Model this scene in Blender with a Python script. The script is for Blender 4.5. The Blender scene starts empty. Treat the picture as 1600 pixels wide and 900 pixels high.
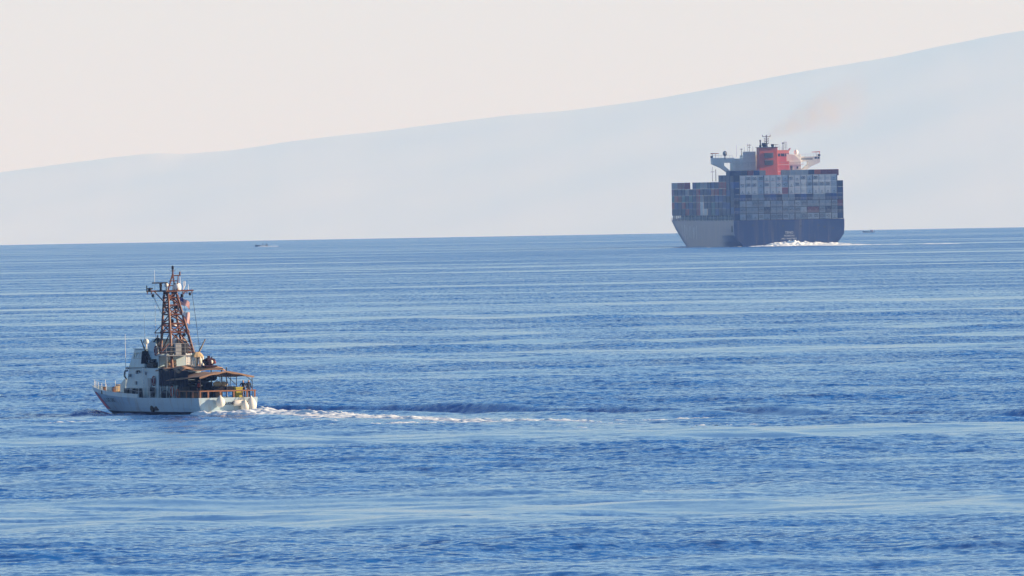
import bpy, bmesh, math, random
import numpy as np
from mathutils import Matrix, Vector

# ---------------------------------------------------------------- camera, sky, sun, exposure
SC = bpy.context.scene
COL = SC.collection
F_PX = 29800.0                 # focal length in pixels of a 1600 px wide frame
R_EARTH = 7.4e6                # earth radius with normal refraction
CAM_H = 20.0
DIP = math.sqrt(2 * CAM_H / R_EARTH)
PITCH = DIP + 81.0 / F_PX
ROLL = math.radians(1.0)

cam_d = bpy.data.cameras.new('camera')
cam_d.sensor_width = 36.0
cam_d.lens = F_PX / 1600.0 * 36.0
cam_d.clip_start = 1.0
cam_d.clip_end = 300000.0
cam = bpy.data.objects.new('camera', cam_d)
COL.objects.link(cam)
_f = Vector((0, math.cos(PITCH), -math.sin(PITCH)))
_u = Vector((0, math.sin(PITCH), math.cos(PITCH)))
_r = Vector((1, 0, 0))
_rt = _r * math.cos(ROLL) - _u * math.sin(ROLL)
_up = _u * math.cos(ROLL) + _r * math.sin(ROLL)
cam.matrix_world = Matrix(((_rt.x, _up.x, -_f.x, 0), (_rt.y, _up.y, -_f.y, 0), (_rt.z, _up.z, -_f.z, CAM_H), (0, 0, 0, 1)))
SC.camera = cam

SUN_AZ = math.radians(90)      # from straight behind the camera towards the right
SUN_EL = math.radians(19)
sun_dir = Vector((math.sin(SUN_AZ) * math.cos(SUN_EL), -math.cos(SUN_AZ) * math.cos(SUN_EL), math.sin(SUN_EL)))
world = bpy.data.worlds.new('World')
SC.world = world
world.use_nodes = True
wn = world.node_tree.nodes
sky = wn.new('ShaderNodeTexSky')
sky.sky_type = 'NISHITA'
sky.sun_disc = False
sky.sun_elevation = SUN_EL
sky.sun_rotation = math.atan2(sun_dir.x, sun_dir.y)
sky.altitude = 0
sky.air_density = 1.0
sky.dust_density = 0.0
sky.ozone_density = 4.2
wn['Background'].inputs['Strength'].default_value = 0.075
world.node_tree.links.new(sky.outputs[0], wn['Background'].inputs['Color'])

sl = bpy.data.lights.new('sun', 'SUN')
sl.energy = 5.0
sl.angle = math.radians(0.5)
sl.color = (1.0, 0.755, 0.51)
sun = bpy.data.objects.new('sun', sl)
COL.objects.link(sun)
sun.rotation_euler = sun_dir.to_track_quat('Z', 'Y').to_euler()
sun.location = (200, 0, 300)

SC.view_settings.view_transform = 'Standard'
SC.view_settings.look = 'None'
SC.view_settings.gamma = 1.0
SC.view_settings.use_curve_mapping = False
SC.view_settings.exposure = 0.90
SC.render.engine = 'CYCLES'
SC.cycles.use_denoising = True
SC.cycles.max_bounces = 6
SC.cycles.volume_bounces = 1
SC.cycles.sample_clamp_indirect = 6.0

rng = np.random.default_rng(11)
random.seed(11)

# ---------------------------------------------------------------- helpers
def tag(o, label=None, cat=None, group=None, kind=None):
    if label: o['label'] = label
    if cat: o['category'] = cat
    if group: o['group'] = group
    if kind: o['kind'] = kind
    return o

def empty(name, loc, rz=0.0):
    o = bpy.data.objects.new(name, None)
    o.empty_display_size = 0.5
    COL.objects.link(o)
    o.location = loc
    o.rotation_euler = (0, 0, rz)
    return o

def obj(name, mesh, parent=None, loc=(0, 0, 0), rz=0.0):
    o = bpy.data.objects.new(name, mesh)
    COL.objects.link(o)
    o.parent = parent
    o.location = loc
    o.rotation_euler = (0, 0, rz)
    return o

def sea_z(x, y):
    return -(x * x + y * y) / (2 * R_EARTH)

def pix_ray(px, py):
    d = _f * F_PX + _rt * (px - 800) + _up * (450 - py)
    return d.normalized()

def sea_at(px, py):
    d = pix_ray(px, py)
    a = (d.x ** 2 + d.y ** 2) / (2 * R_EARTH)
    t = (-d.z - math.sqrt(d.z ** 2 - 4 * a * CAM_H)) / (2 * a)
    return Vector((0, 0, CAM_H)) + d * t

MATS = {}
def mat(name, col, rough=0.6, metal=0.0, var=0.12, scale=3.0, dirt=None, spec=0.5, stretch=1.0, coat=0.0):
    """painted or cloth surface with a little procedural unevenness; dirt=(colour, amount, scale, vertical stretch)"""
    if name in MATS: return MATS[name]
    m = bpy.data.materials.new(name); m.use_nodes = True
    nt = m.node_tree; N = nt.nodes; L = nt.links
    b = N['Principled BSDF']
    b.inputs['Roughness'].default_value = rough
    b.inputs['Metallic'].default_value = metal
    b.inputs['Specular IOR Level'].default_value = spec
    b.inputs['Coat Weight'].default_value = coat
    tc = N.new('ShaderNodeTexCoord')
    mp = N.new('ShaderNodeMapping'); mp.inputs['Scale'].default_value = (1, 1, 1.0 / stretch)
    L.new(tc.outputs['Object'], mp.inputs['Vector'])
    nz = N.new('ShaderNodeTexNoise'); nz.inputs['Scale'].default_value = scale; nz.inputs['Detail'].default_value = 5
    L.new(mp.outputs[0], nz.inputs['Vector'])
    mr = N.new('ShaderNodeMapRange'); mr.inputs['From Min'].default_value = 0.25; mr.inputs['From Max'].default_value = 0.75
    mr.inputs['To Min'].default_value = 1 - var; mr.inputs['To Max'].default_value = 1 + var
    L.new(nz.outputs['Fac'], mr.inputs['Value'])
    mx = N.new('ShaderNodeVectorMath'); mx.operation = 'SCALE'; mx.inputs[0].default_value = col
    L.new(mr.outputs[0], mx.inputs['Scale'])
    out = mx.outputs[0]
    if dirt:
        dc, da, ds, dz = dirt
        mp2 = N.new('ShaderNodeMapping'); mp2.inputs['Scale'].default_value = (ds, ds, ds / dz)
        L.new(tc.outputs['Object'], mp2.inputs['Vector'])
        n2 = N.new('ShaderNodeTexNoise'); n2.inputs['Scale'].default_value = 1.0; n2.inputs['Detail'].default_value = 6; n2.inputs['Roughness'].default_value = 0.65
        L.new(mp2.outputs[0], n2.inputs['Vector'])
        r2 = N.new('ShaderNodeMapRange'); r2.inputs['From Min'].default_value = 0.5; r2.inputs['From Max'].default_value = 0.72
        r2.inputs['To Max'].default_value = da
        L.new(n2.outputs['Fac'], r2.inputs['Value'])
        m2 = N.new('ShaderNodeMix'); m2.data_type = 'RGBA'
        L.new(r2.outputs[0], m2.inputs['Factor'])
        L.new(out, m2.inputs[6]); m2.inputs[7].default_value = (*dc, 1)
        out = m2.outputs[2]
    L.new(out, b.inputs['Base Color'])
    MATS[name] = m
    return m

class MB:
    """collects simple solids and links them as one mesh object"""
    def __init__(self): self.v = []; self.f = []; self.m = []; self.mi = 0
    def add(self, vs, fs):
        o = len(self.v)
        self.v += [tuple(p) for p in vs]
        self.f += [tuple(i + o for i in q) for q in fs]
        self.m += [self.mi] * len(fs)
        return self
    def box(self, x0, x1, y0, y1, z0, z1):
        vs = [(x0, y0, z0), (x1, y0, z0), (x1, y1, z0), (x0, y1, z0), (x0, y0, z1), (x1, y0, z1), (x1, y1, z1), (x0, y1, z1)]
        return self.add(vs, [(0, 3, 2, 1), (4, 5, 6, 7), (0, 1, 5, 4), (1, 2, 6, 5), (2, 3, 7, 6), (3, 0, 4, 7)])
    def hexa(self, vs):
        return self.add(vs, [(0, 3, 2, 1), (4, 5, 6, 7), (0, 1, 5, 4), (1, 2, 6, 5), (2, 3, 7, 6), (3, 0, 4, 7)])
    def prism_xz(self, pts, y0, y1):
        """polygon in x,z (counter-clockwise seen from -y) extruded along y"""
        n = len(pts)
        vs = [(p[0], y0, p[1]) for p in pts] + [(p[0], y1, p[1]) for p in pts]
        fs = [tuple(range(n)), tuple(range(2 * n - 1, n - 1, -1))]
        fs += [((i + 1) % n, i, i + n, (i + 1) % n + n) for i in range(n)]
        return self.add(vs, fs)
    def prism_yz(self, pts, x0, x1):
        n = len(pts)
        vs = [(x0, p[0], p[1]) for p in pts] + [(x1, p[0], p[1]) for p in pts]
        fs = [tuple(range(n - 1, -1, -1)), tuple(range(n, 2 * n))]
        fs += [(i, (i + 1) % n, (i + 1) % n + n, i + n) for i in range(n)]
        return self.add(vs, fs)
    def tube(self, a, b, r, r2=None, n=6):
        a = Vector(a); b = Vector(b); r2 = r if r2 is None else r2
        d = (b - a)
        if d.length < 1e-6: return self
        d.normalize()
        s = d.orthogonal().normalized(); t = d.cross(s)
        vs = []
        for c, rr in ((a, r), (b, r2)):
            for i in range(n):
                an = 2 * math.pi * i / n
                vs.append(c + (s * math.cos(an) + t * math.sin(an)) * rr)
        fs = [(i, (i + 1) % n, (i + 1) % n + n, i + n) for i in range(n)]
        fs += [tuple(range(n - 1, -1, -1)), tuple(range(n, 2 * n))]
        return self.add(vs, fs)
    def path(self, pts, r, n=6):
        for i in range(len(pts) - 1): self.tube(pts[i], pts[i + 1], r, n=n)
        return self
    def lathe(self, prof, c=(0, 0, 0), n=12, axis='z'):
        """profile of (radius, height)"""
        vs = []; k = len(prof)
        for r, h in prof:
            for i in range(n):
                an = 2 * math.pi * i / n
                p = (r * math.cos(an), r * math.sin(an), h)
                if axis == 'y': p = (p[0], p[2], p[1])
                if axis == 'x': p = (p[2], p[0], p[1])
                vs.append((p[0] + c[0], p[1] + c[1], p[2] + c[2]))
        fs = []
        for j in range(k - 1):
            for i in range(n):
                q = (j * n + i, j * n + (i + 1) % n, (j + 1) * n + (i + 1) % n, (j + 1) * n + i)
                fs.append(q if axis != 'y' else q[::-1])
        fs.append(tuple(range(n))[::-1] if axis != 'y' else tuple(range(n)))
        e = tuple(range((k - 1) * n, k * n))
        fs.append(e if axis != 'y' else e[::-1])
        return self.add(vs, fs)
    def ball(self, c, rx, ry=None, rz=None, n=10, k=7):
        ry = rx if ry is None else ry; rz = rx if rz is None else rz
        o = len(self.v)
        prof = [(math.sin(math.pi * j / k), -math.cos(math.pi * j / k)) for j in range(k + 1)]
        prof[0] = (0.02, -1); prof[-1] = (0.02, 1)
        self.lathe(prof, (0, 0, 0), n)
        for i in range(o, len(self.v)):
            x, y, z = self.v[i]
            self.v[i] = (c[0] + x * rx, c[1] + y * ry, c[2] + z * rz)
        return self
    def torus(self, c, R, r, axis='x', n=16, k=8, sz=1.0):
        vs = []; fs = []
        for i in range(n):
            a = 2 * math.pi * i / n
            for j in range(k):
                b = 2 * math.pi * j / k
                q = R + r * math.cos(b)
                p = (q * math.cos(a), q * math.sin(a) * sz, r * math.sin(b))
                if axis == 'x': p = (p[2], p[0], p[1])
                elif axis == 'y': p = (p[0], p[2], p[1])
                vs.append((c[0] + p[0], c[1] + p[1], c[2] + p[2]))
                fs.append((i * k + j, ((i + 1) % n) * k + j, ((i + 1) % n) * k + (j + 1) % k, i * k + (j + 1) % k))
        return self.add(vs, fs)
    def grid(self, fn, nu, nv):
        """surface fn(u, v), u and v in 0..1"""
        vs = [fn(i / nu, j / nv) for i in range(nu + 1) for j in range(nv + 1)]
        fs = [(i * (nv + 1) + j, (i + 1) * (nv + 1) + j, (i + 1) * (nv + 1) + j + 1, i * (nv + 1) + j + 1) for i in range(nu) for j in range(nv)]
        return self.add(vs, fs)
    def mesh(self, name, mats, smooth=False):
        me = bpy.data.meshes.new(name)
        me.from_pydata(self.v, [], self.f)
        for m in (mats if isinstance(mats, (list, tuple)) else [mats]): me.materials.append(m)
        me.polygons.foreach_set('material_index', self.m)
        if smooth: me.polygons.foreach_set('use_smooth', [True] * len(self.f))
        bm = bmesh.new(); bm.from_mesh(me)
        bmesh.ops.recalc_face_normals(bm, faces=bm.faces)
        bm.to_mesh(me); bm.free()
        me.update()
        return me
    def build(self, name, mats, parent=None, loc=(0, 0, 0), rz=0.0, smooth=False, bevel=0.0):
        o = obj(name, self.mesh(name, mats, smooth), parent, loc, rz)
        if bevel:
            b = o.modifiers.new('bevel', 'BEVEL'); b.width = bevel; b.segments = 2
        return o

def text_mesh(body, size, align='CENTER', extrude=0.0):
    cu = bpy.data.curves.new('lettering', 'FONT')
    cu.body = body; cu.size = size; cu.align_x = align; cu.align_y = 'CENTER'; cu.resolution_u = 2
    cu.extrude = extrude
    t = bpy.data.objects.new('lettering', cu); COL.objects.link(t)
    dg = bpy.context.evaluated_depsgraph_get()
    me = bpy.data.meshes.new_from_object(t.evaluated_get(dg))
    bpy.data.objects.remove(t); bpy.data.curves.remove(cu)
    return me

# ---------------------------------------------------------------- where the two ships lie
PB_ROT = math.radians(23.3)
PB = sea_at(357, 648)
SH_ROT = math.radians(5.7)
SH = sea_at(1233.5, 384)
def local_xy(X, Y, o, rot):
    """world -> starboard, forward of a ship (numpy)"""
    dx, dy = X - o.x, Y - o.y
    return dx * math.cos(rot) + dy * math.sin(rot), -dx * math.sin(rot) + dy * math.cos(rot)
def from_local(o, rot, p):
    return Vector((o.x + p[0] * math.cos(rot) - p[1] * math.sin(rot), o.y + p[0] * math.sin(rot) + p[1] * math.cos(rot), o.z + p[2]))

# ---------------------------------------------------------------- water
def axis_steps(fine0, fine1, step, lo, hi, ratio, maxstep):
    a = list(np.arange(fine0, fine1 + 1e-6, step))
    s = step; x = a[-1]; upv = []
    while x < hi:
        s = min(s * ratio, maxstep); x += s; upv.append(min(x, hi))
    s = step; x = a[0]; dn = []
    while x > lo:
        s = min(s * max(ratio, 1.03), maxstep); x -= s; dn.append(max(x, lo))
    return np.array(dn[::-1] + a + upv)

def smoothstep(a, b, x):
    t = np.clip((x - a) / (b - a), 0, 1)
    return t * t * (3 - 2 * t)

def wave_height(X, Y, cell):
    """sum of wind waves and a low swell; components shorter than the local mesh fade out"""
    g = np.random.default_rng(5)
    Z = np.zeros_like(X)
    for i in range(64):
        lam = 3.6 * (34.0 / 3.6) ** (g.random() ** 1.0)
        ang = math.radians(205) + g.normal(0, 0.75)
        amp = 0.0014 * lam ** 0.98 * (0.5 + g.random())
        k = 2 * math.pi / lam
        ph = g.random() * 6.283
        fade = np.clip((lam / cell - 2.2) / 2.0, 0, 1)
        Z += amp * fade * np.sin(k * (X * math.cos(ang) + Y * math.sin(ang)) + ph)
    for lam, ang, amp, ph in ((62, 100, .13, 1.0), (44, 78, .08, 2.2), (85, 118, .10, .4)):
        k = 2 * math.pi / lam; an = math.radians(ang)
        fade = np.clip((lam / cell - 2.2) / 2.0, 0, 1)
        Z += amp * fade * np.sin(k * (X * math.cos(an) + Y * math.sin(an)) + ph)
    return Z

def polyline_coords(sx, fy, pts):
    """signed distance to a polyline given as starboard offset for each distance astern"""
    t = np.array([p[0] for p in pts]); o = np.array([p[1] for p in pts])
    return sx - np.interp(-fy, t, o)

xs = axis_steps(-62, 62, 1.0, -17600, 17600, 1.035, 2500)
ys = axis_steps(960, 1800, 0.9, -17600, 93000, 1.005, 1500)
X, Y = np.meshgrid(xs, ys, indexing='ij')
cx = np.gradient(xs); cy = np.gradient(ys)
cell = np.maximum(cx[:, None], cy[None, :])
Z = wave_height(X, Y, cell)
# the patrol boat's wake
ps, pf = local_xy(X, Y, PB, PB_ROT)
astern = -pf
track = [(-40, 0), (0, 0), (20, 0), (60, -5), (100, -12), (153, -24), (219, -36), (262, -43), (420, -75)]
dc = polyline_coords(ps, pf, track)
calm = np.exp(-(np.maximum(0, np.abs(ps) - 6) / 14) ** 2) * np.exp(-(np.maximum(0, np.abs(pf - 15) - 15) / 10) ** 2)
calm = np.maximum(calm, .85 * np.exp(-(dc / 13) ** 2) * smoothstep(-5, 8, astern) * (1 - smoothstep(120, 240, astern)))
Z = Z * (1 - .75 * calm) + sea_z(X, Y)
far_arm = [(-30, 1.5), (-24, 3.0), (-10, 8.0), (0, 11.5), (15, 15), (54, 17.5), (127, 21), (300, 26)]
near_arm = [(-30, -1.5), (-20, -4.0), (0, -9.5), (60, -19), (153, -31), (262, -46), (420, -75)]
near_pb = (cell < 3)
def ridge(d, w): return np.exp(-(d / w) ** 2)
for arm, a0, sgn in ((far_arm, .62, 1), (near_arm, .17, -1)):
    d = polyline_coords(ps, pf, arm) * sgn
    env = smoothstep(-29, -14, astern) * (1 if sgn > 0 else smoothstep(-4, 30, astern)) * (1 - .35 * smoothstep(40, 110, astern)) * (1 - smoothstep(220, 420, astern))
    wob = 1 + .12 * np.sin(pf * .21) + .1 * np.sin(pf * .083 + 1)
    Z += near_pb * a0 * env * wob * (ridge(d, 1.5) - .7 * ridge(d + 4.2, 2.2) + .5 * ridge(d + 8.5, 2.2))
# bow wave either side of the stem
d0 = np.abs(ps) - 1.5 - .56 * (29.5 - pf)
Z += near_pb * .62 * ridge(d0, 1.25) * smoothstep(19, 24, pf) * (1 - smoothstep(27.0, 30.5, pf))
# hollow under the hull so that no crest shows through the deck
inside = (np.abs(ps) < 3.3 - 2.2 * smoothstep(15, 29, pf)) & (pf > -1) & (pf < 30)
Z = np.where(inside, np.minimum(Z, sea_z(X, Y) + .03), Z)
slick = np.zeros_like(X)
slick += (np.abs(dc) < 60) * ridge(dc, 5.0) * smoothstep(4, 40, astern) * (1 - smoothstep(230, 400, astern)) * .9
slick += ridge(dc + 9, 3.0) * smoothstep(60, 120, astern) * (1 - smoothstep(300, 420, astern)) * .7
foam = ridge(dc, 2.4) * smoothstep(-2, 2, astern) * (1.0 - smoothstep(30, 120, astern)) * 1.0
foam += .72 * ridge(dc + 3.5, 1.6) * smoothstep(12, 40, astern) * (1 - smoothstep(70, 150, astern))
foam += .58 * ridge(dc - 1.5, 1.6) * smoothstep(60, 110, astern) * (1 - smoothstep(150, 270, astern))
foam += .62 * ridge(dc - 3.4, 1.3) * smoothstep(0, 10, astern) * (1 - smoothstep(30, 70, astern))
dside = np.abs(ps) - (3.2 - smoothstep(14, 31, pf) * 2.8)
foam += .55 * ridge(dside, .7) * smoothstep(-1, 2, pf) * (1 - smoothstep(27, 31, pf))
# the container ship's wake
ss, sf = local_xy(X, Y, SH, SH_ROT)
slick_ship = ridge(ss - .03 * sf, 26) * smoothstep(0, 60, -sf) * (1 - smoothstep(500, 1500, -sf)) * .8
me = bpy.data.meshes.new('sea')
nx, ny = X.shape
co = np.stack([X, Y, Z], -1).reshape(-1, 3).astype(np.float32)
idx = np.arange(nx * ny).reshape(nx, ny)
quads = np.stack([idx[:-1, :-1], idx[1:, :-1], idx[1:, 1:], idx[:-1, 1:]], -1).reshape(-1, 4).astype(np.int32)
me.vertices.add(len(co)); me.vertices.foreach_set('co', co.ravel())
me.loops.add(quads.size); me.loops.foreach_set('vertex_index', quads.ravel())
me.polygons.add(len(quads)); me.polygons.foreach_set('loop_start', np.arange(0, quads.size, 4, dtype=np.int32))
me.polygons.foreach_set('use_smooth', np.ones(len(quads), dtype=bool))
me.update(calc_edges=True)
for nm, arr in (('foam', foam), ('slick', np.minimum(slick + slick_ship + .42 * (1 - smoothstep(1330, 1560, Y)), 1.15) - 1.1 * smoothstep(3000, 8000, Y))):
    at = me.attributes.new(nm, 'FLOAT', 'POINT')
    at.data.foreach_set('value', arr.ravel().astype(np.float32))
NTRI_SEA = len(quads) * 2

def water_material():
    m = bpy.data.materials.new('sea water'); m.use_nodes = True
    nt = m.node_tree; N = nt.nodes; L = nt.links
    b = N['Principled BSDF']
    def math_(op, a, b_=None, c=None, clamp=False):
        n = N.new('ShaderNodeMath'); n.operation = op; n.use_clamp = clamp
        for i, v in enumerate((a, b_, c)):
            if v is None: continue
            if isinstance(v, (int, float)): n.inputs[i].default_value = v
            else: L.new(v, n.inputs[i])
        return n.outputs[0]
    geo = N.new('ShaderNodeNewGeometry')
    def noise(sx, sy, detail=3, rough=.55, off=0):
        mp = N.new('ShaderNodeMapping'); mp.inputs['Scale'].default_value = (sx, sy, 0); mp.inputs['Location'].default_value = (off, off * 1.7, off * .3)
        L.new(geo.outputs['Position'], mp.inputs['Vector'])
        n = N.new('ShaderNodeTexNoise'); n.noise_dimensions = '3D'
        n.inputs['Scale'].default_value = 1; n.inputs['Detail'].default_value = detail; n.inputs['Roughness'].default_value = rough
        L.new(mp.outputs[0], n.inputs['Vector'])
        return n
    # wind streaks and calmer patches: they change how steep the ripples are
    big = noise(1 / 900, 1 / 130, 4, .6, 3.1)
    mid = noise(1 / 170, 1 / 40, 3, .55, 8.4)
    small = noise(1 / 26, 1 / 10, 2, .5, 1.7)
    pat = math_('ADD', math_('MULTIPLY', big.outputs['Fac'], 1.35), math_('ADD', math_('MULTIPLY', mid.outputs['Fac'], .65), math_('MULTIPLY', small.outputs['Fac'], .35)))
    mr = N.new('ShaderNodeMapRange'); mr.inputs['From Min'].default_value = 1.0; mr.inputs['From Max'].default_value = 1.36
    mr.inputs['To Min'].default_value = SLOPE_LO; mr.inputs['To Max'].default_value = SLOPE_HI
    L.new(pat, mr.inputs['Value'])
    asl = N.new('ShaderNodeAttribute'); asl.attribute_name = 'slick'
    amp = math_('MULTIPLY', mr.outputs[0], math_('SUBTRACT', 1.0, math_('MULTIPLY', asl.outputs['Fac'], .75)))
    # ripple slopes
    n1 = noise(.20, .11, 2, .55, 0)
    n2 = noise(.9, .45, 3, .6, 5)
    def cen(n, k):
        v = N.new('ShaderNodeVectorMath'); v.operation = 'SUBTRACT'; v.inputs[1].default_value = (.5, .5, .5)
        L.new(n.outputs['Color'], v.inputs[0])
        s = N.new('ShaderNodeVectorMath'); s.operation = 'MULTIPLY'; s.inputs[1].default_value = (k, k, 0)
        L.new(v.outputs[0], s.inputs[0]); return s.outputs[0]
    ad = N.new('ShaderNodeVectorMath'); ad.operation = 'ADD'
    L.new(cen(n1, .55), ad.inputs[0]); L.new(cen(n2, 1.25), ad.inputs[1])
    sc = N.new('ShaderNodeVectorMath'); sc.operation = 'SCALE'
    # the ripples lean: the faces turned to the south (-y) are the steep ones one sees over the low sea
    sx_ = N.new('ShaderNodeSeparateXYZ'); L.new(ad.outputs[0], sx_.inputs[0])
    cb_ = N.new('ShaderNodeCombineXYZ')
    L.new(sx_.outputs[0], cb_.inputs[0])
    L.new(math_('MULTIPLY', math_('ABSOLUTE', sx_.outputs[1]), -1.0), cb_.inputs[1])
    L.new(cb_.outputs[0], sc.inputs[0]); L.new(amp, sc.inputs['Scale'])
    an = N.new('ShaderNodeVectorMath'); an.operation = 'ADD'
    L.new(sc.outputs[0], an.inputs[0]); L.new(geo.outputs['Normal'], an.inputs[1])
    no = N.new('ShaderNodeVectorMath'); no.operation = 'NORMALIZE'
    L.new(an.outputs[0], no.inputs[0])
    L.new(no.outputs[0], b.inputs['Normal'])
    # foam
    af = N.new('ShaderNodeAttribute'); af.attribute_name = 'foam'
    fn = noise(.55, .30, 6, .68, 2)
    fn2 = noise(.12, .05, 3, .6, 6)
    v = math_('ADD', math_('ADD', math_('MULTIPLY', fn.outputs['Fac'], 1.1), math_('MULTIPLY', fn2.outputs['Fac'], .7)), math_('MULTIPLY', af.outputs['Fac'], .95))
    fm = N.new('ShaderNodeMapRange'); fm.inputs['From Min'].default_value = 1.36; fm.inputs['From Max'].default_value = 1.78
    L.new(v, fm.inputs['Value'])
    gate = math_('MULTIPLY', fm.outputs[0], math_('GREATER_THAN', af.outputs['Fac'], .03))
    mx = N.new('ShaderNodeMix'); mx.data_type = 'RGBA'
    L.new(gate, mx.inputs['Factor'])
    mx.inputs[6].default_value = WATER_COL; mx.inputs[7].default_value = (.85, .86, .84, 1)
    L.new(mx.outputs[2], b.inputs['Base Color'])
    L.new(math_('ADD', WATER_ROUGH, math_('MULTIPLY', gate, .6)), b.inputs['Roughness'])
    b.inputs['IOR'].default_value = 1.333
    return m
SLOPE_LO, SLOPE_HI = .13, 1.5
WATER_COL = (.006, .108, .40, 1)
WATER_ROUGH = .12
me.materials.append(water_material())
sea = obj('sea', me)
tag(sea, kind='structure')

# ---------------------------------------------------------------- far coast: a long rising mountain across the strait
MT_D = 105000.0
prof_px = [(-2600, 352), (-900, 330), (-400, 300), (0, 270), (100, 256), (220, 241), (245, 239.5), (290, 241), (360, 236), (450, 222), (540, 210), (620, 202), (700, 192), (800, 180),
           (900, 170), (1000, 158), (1100, 142), (1160, 130), (1230, 115), (1300, 103), (1400, 88), (1500, 67), (1560, 54), (1600, 47), (1900, -10), (2400, -60), (3200, -40), (4500, 60), (5800, 200)]
pxs = []; pzs = []
for a, b_ in prof_px:
    d = pix_ray(a, b_); t = MT_D / d.y
    pxs.append(d.x * t); pzs.append(CAM_H + d.z * t)
pxs = np.array(pxs); pzs = np.array(pzs)
base_z = sea_z(0, MT_D)
gx = np.linspace(pxs[0] - 2500, pxs[-1] + 2500, 520)
gv = np.linspace(0, 1, 46)
ridge_z = np.interp(gx, pxs, pzs)
ridge_z = np.where(gx < pxs[0], pzs[0] - (pxs[0] - gx) * .25, ridge_z)
ridge_z = np.where(gx > pxs[-1], pzs[-1] - (gx - pxs[-1]) * .25, ridge_z)
g2 = np.random.default_rng(3)
def fbm1(x, y, seed, l0, oct_=6):
    g = np.random.default_rng(seed); z = 0; a = 1.0
    for o in range(oct_):
        for q in range(3):
            an = g.random() * 6.283; ph = g.random() * 6.283; l = l0 / 2 ** o * (.8 + .5 * g.random())
            z = z + a * np.sin((x * math.cos(an) + y * math.sin(an)) * 6.283 / l + ph) / 3
        a *= .5
    return z
V = []; 
for side in (0,):
    GX, GV = np.meshgrid(gx, np.linspace(-1, 1, 91), indexing='ij')
    GY = MT_D + GV * 14000.0
    kern = np.hanning(161); kern /= kern.sum()
    soft_z = np.convolve(np.pad(ridge_z, 80, mode='edge'), kern, mode='valid')
    bl = np.clip(np.abs(GV) * 7, 0, 1); bl = bl * bl * (3 - 2 * bl)
    rz = ridge_z[:, None] * (1 - bl) + soft_z[:, None] * bl
    rel = 1 - np.abs(GV) ** 1.15
    GZ = base_z - 60 + (rz - base_z + 60) * rel
    gully = fbm1(GX, GY, 9, 2600.0)
    GZ = GZ + gully * 30 * np.clip(np.abs(GV) * 4, 0, 1) * rel
    GZ = GZ + fbm1(GX, GX * 0, 21, 900.0, 6)[:, :] * 4.5 * rel
co = np.stack([GX, GY, GZ], -1).reshape(-1, 3)
n0, n1 = GX.shape
idx = np.arange(n0 * n1).reshape(n0, n1)
quads = np.stack([idx[:-1, :-1], idx[1:, :-1], idx[1:, 1:], idx[:-1, 1:]], -1).reshape(-1, 4)
mm = bpy.data.meshes.new('mountain')
mm.from_pydata(co.tolist(), [], quads.tolist())
mm.polygons.foreach_set('use_smooth', [True] * len(mm.polygons))
mm.materials.append(mat('dry rock', (.50, .555, .52), .95, var=.06, scale=.0007, spec=.1))
tag(obj('mountain', mm), kind='structure')

# ---------------------------------------------------------------- haze over the strait
def build_haze():
    m = bpy.data.materials.new('sea haze'); m.use_nodes = True
    N = m.node_tree.nodes; N.remove(N['Principled BSDF'])
    pv = N.new('ShaderNodeVolumePrincipled')
    pv.inputs['Color'].default_value = HAZE_COL
    pv.inputs['Density'].default_value = HAZE_DENSITY
    pv.inputs['Anisotropy'].default_value = 0.0
    pv.inputs['Absorption Color'].default_value = (1, 1, 1, 1)
    m.node_tree.links.new(pv.outputs[0], N['Material Output'].inputs['Volume'])
    b = MB().box(-19000, 22500, -18500, 120500, min(float(co[:, 2].min()), sea_z(18000, 93000)) - 5, float(co[:, 2].max()) + 30)
    h = b.build('haze', m)
    tag(h, 'pale sea haze filling the strait', 'haze', kind='stuff')
HAZE_COL = (.255, .49, 1.0, 1)
HAZE_DENSITY = 2.85e-5
build_haze()
# ================================================================ patrol boat
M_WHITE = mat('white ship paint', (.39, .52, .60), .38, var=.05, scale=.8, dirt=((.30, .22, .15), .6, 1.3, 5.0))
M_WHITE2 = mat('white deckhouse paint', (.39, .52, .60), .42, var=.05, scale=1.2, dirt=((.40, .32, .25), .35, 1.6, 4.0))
M_BOOT = mat('black boot topping', (.012, .012, .02), .5)
M_DECK = mat('grey deck paint', (.16, .17, .17), .8, var=.2)
M_RED = mat('signal red paint', (.72, .04, .03), .5)
M_BLUE = mat('deep blue paint', (.02, .05, .22), .45)
M_BLACK = mat('black enamel', (.008, .008, .012), .6, spec=.2)
M_GUN = mat('gunmetal', (.02, .02, .022), .35, metal=.6)
M_SPAR = mat('brown spar paint', (.14, .046, .02), .55, var=.25, scale=4, dirt=((.06, .03, .02), .6, 3, 2))
M_TARP = mat('brown canvas', (.30, .185, .115), .9, var=.22, scale=2.5, dirt=((.12, .08, .06), .6, 1.2, 1))
M_TAN = mat('tan canvas', (.48, .36, .20), .9, var=.2, scale=5)
M_CLOTH = mat('white cloth strips', (.72, .70, .62), .9, var=.15, scale=6)
M_NAVY = mat('navy rubber', (.006, .010, .028), .8, spec=.15)
M_GREY = mat('grey steel', (.26, .28, .30), .5, var=.15)
M_DKGREY = mat('dark grey steel', (.028, .03, .036), .6, spec=.3, var=.2)
M_GLASS = mat('wheelhouse glass', (.02, .06, .06), .06, spec=.8, var=.05)
M_WOOD = mat('orange brown timber', (.25, .105, .05), .7, var=.3, scale=8)
M_FEND = mat('cream fender rubber', (.74, .70, .62), .45, var=.08, scale=3, dirt=((.25, .22, .2), .4, 2.5, 1))
M_YEL = mat('yellow plastic', (.42, .36, .03), .6)
M_ORANGE = mat('life ring orange', (.45, .06, .02), .6)
M_STEELW = mat('white painted steel', (.72, .72, .70), .45)
M_SKIN = mat('skin', (.45, .27, .19), .6)

def pl(p): return from_local(PB, PB_ROT, p)

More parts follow.
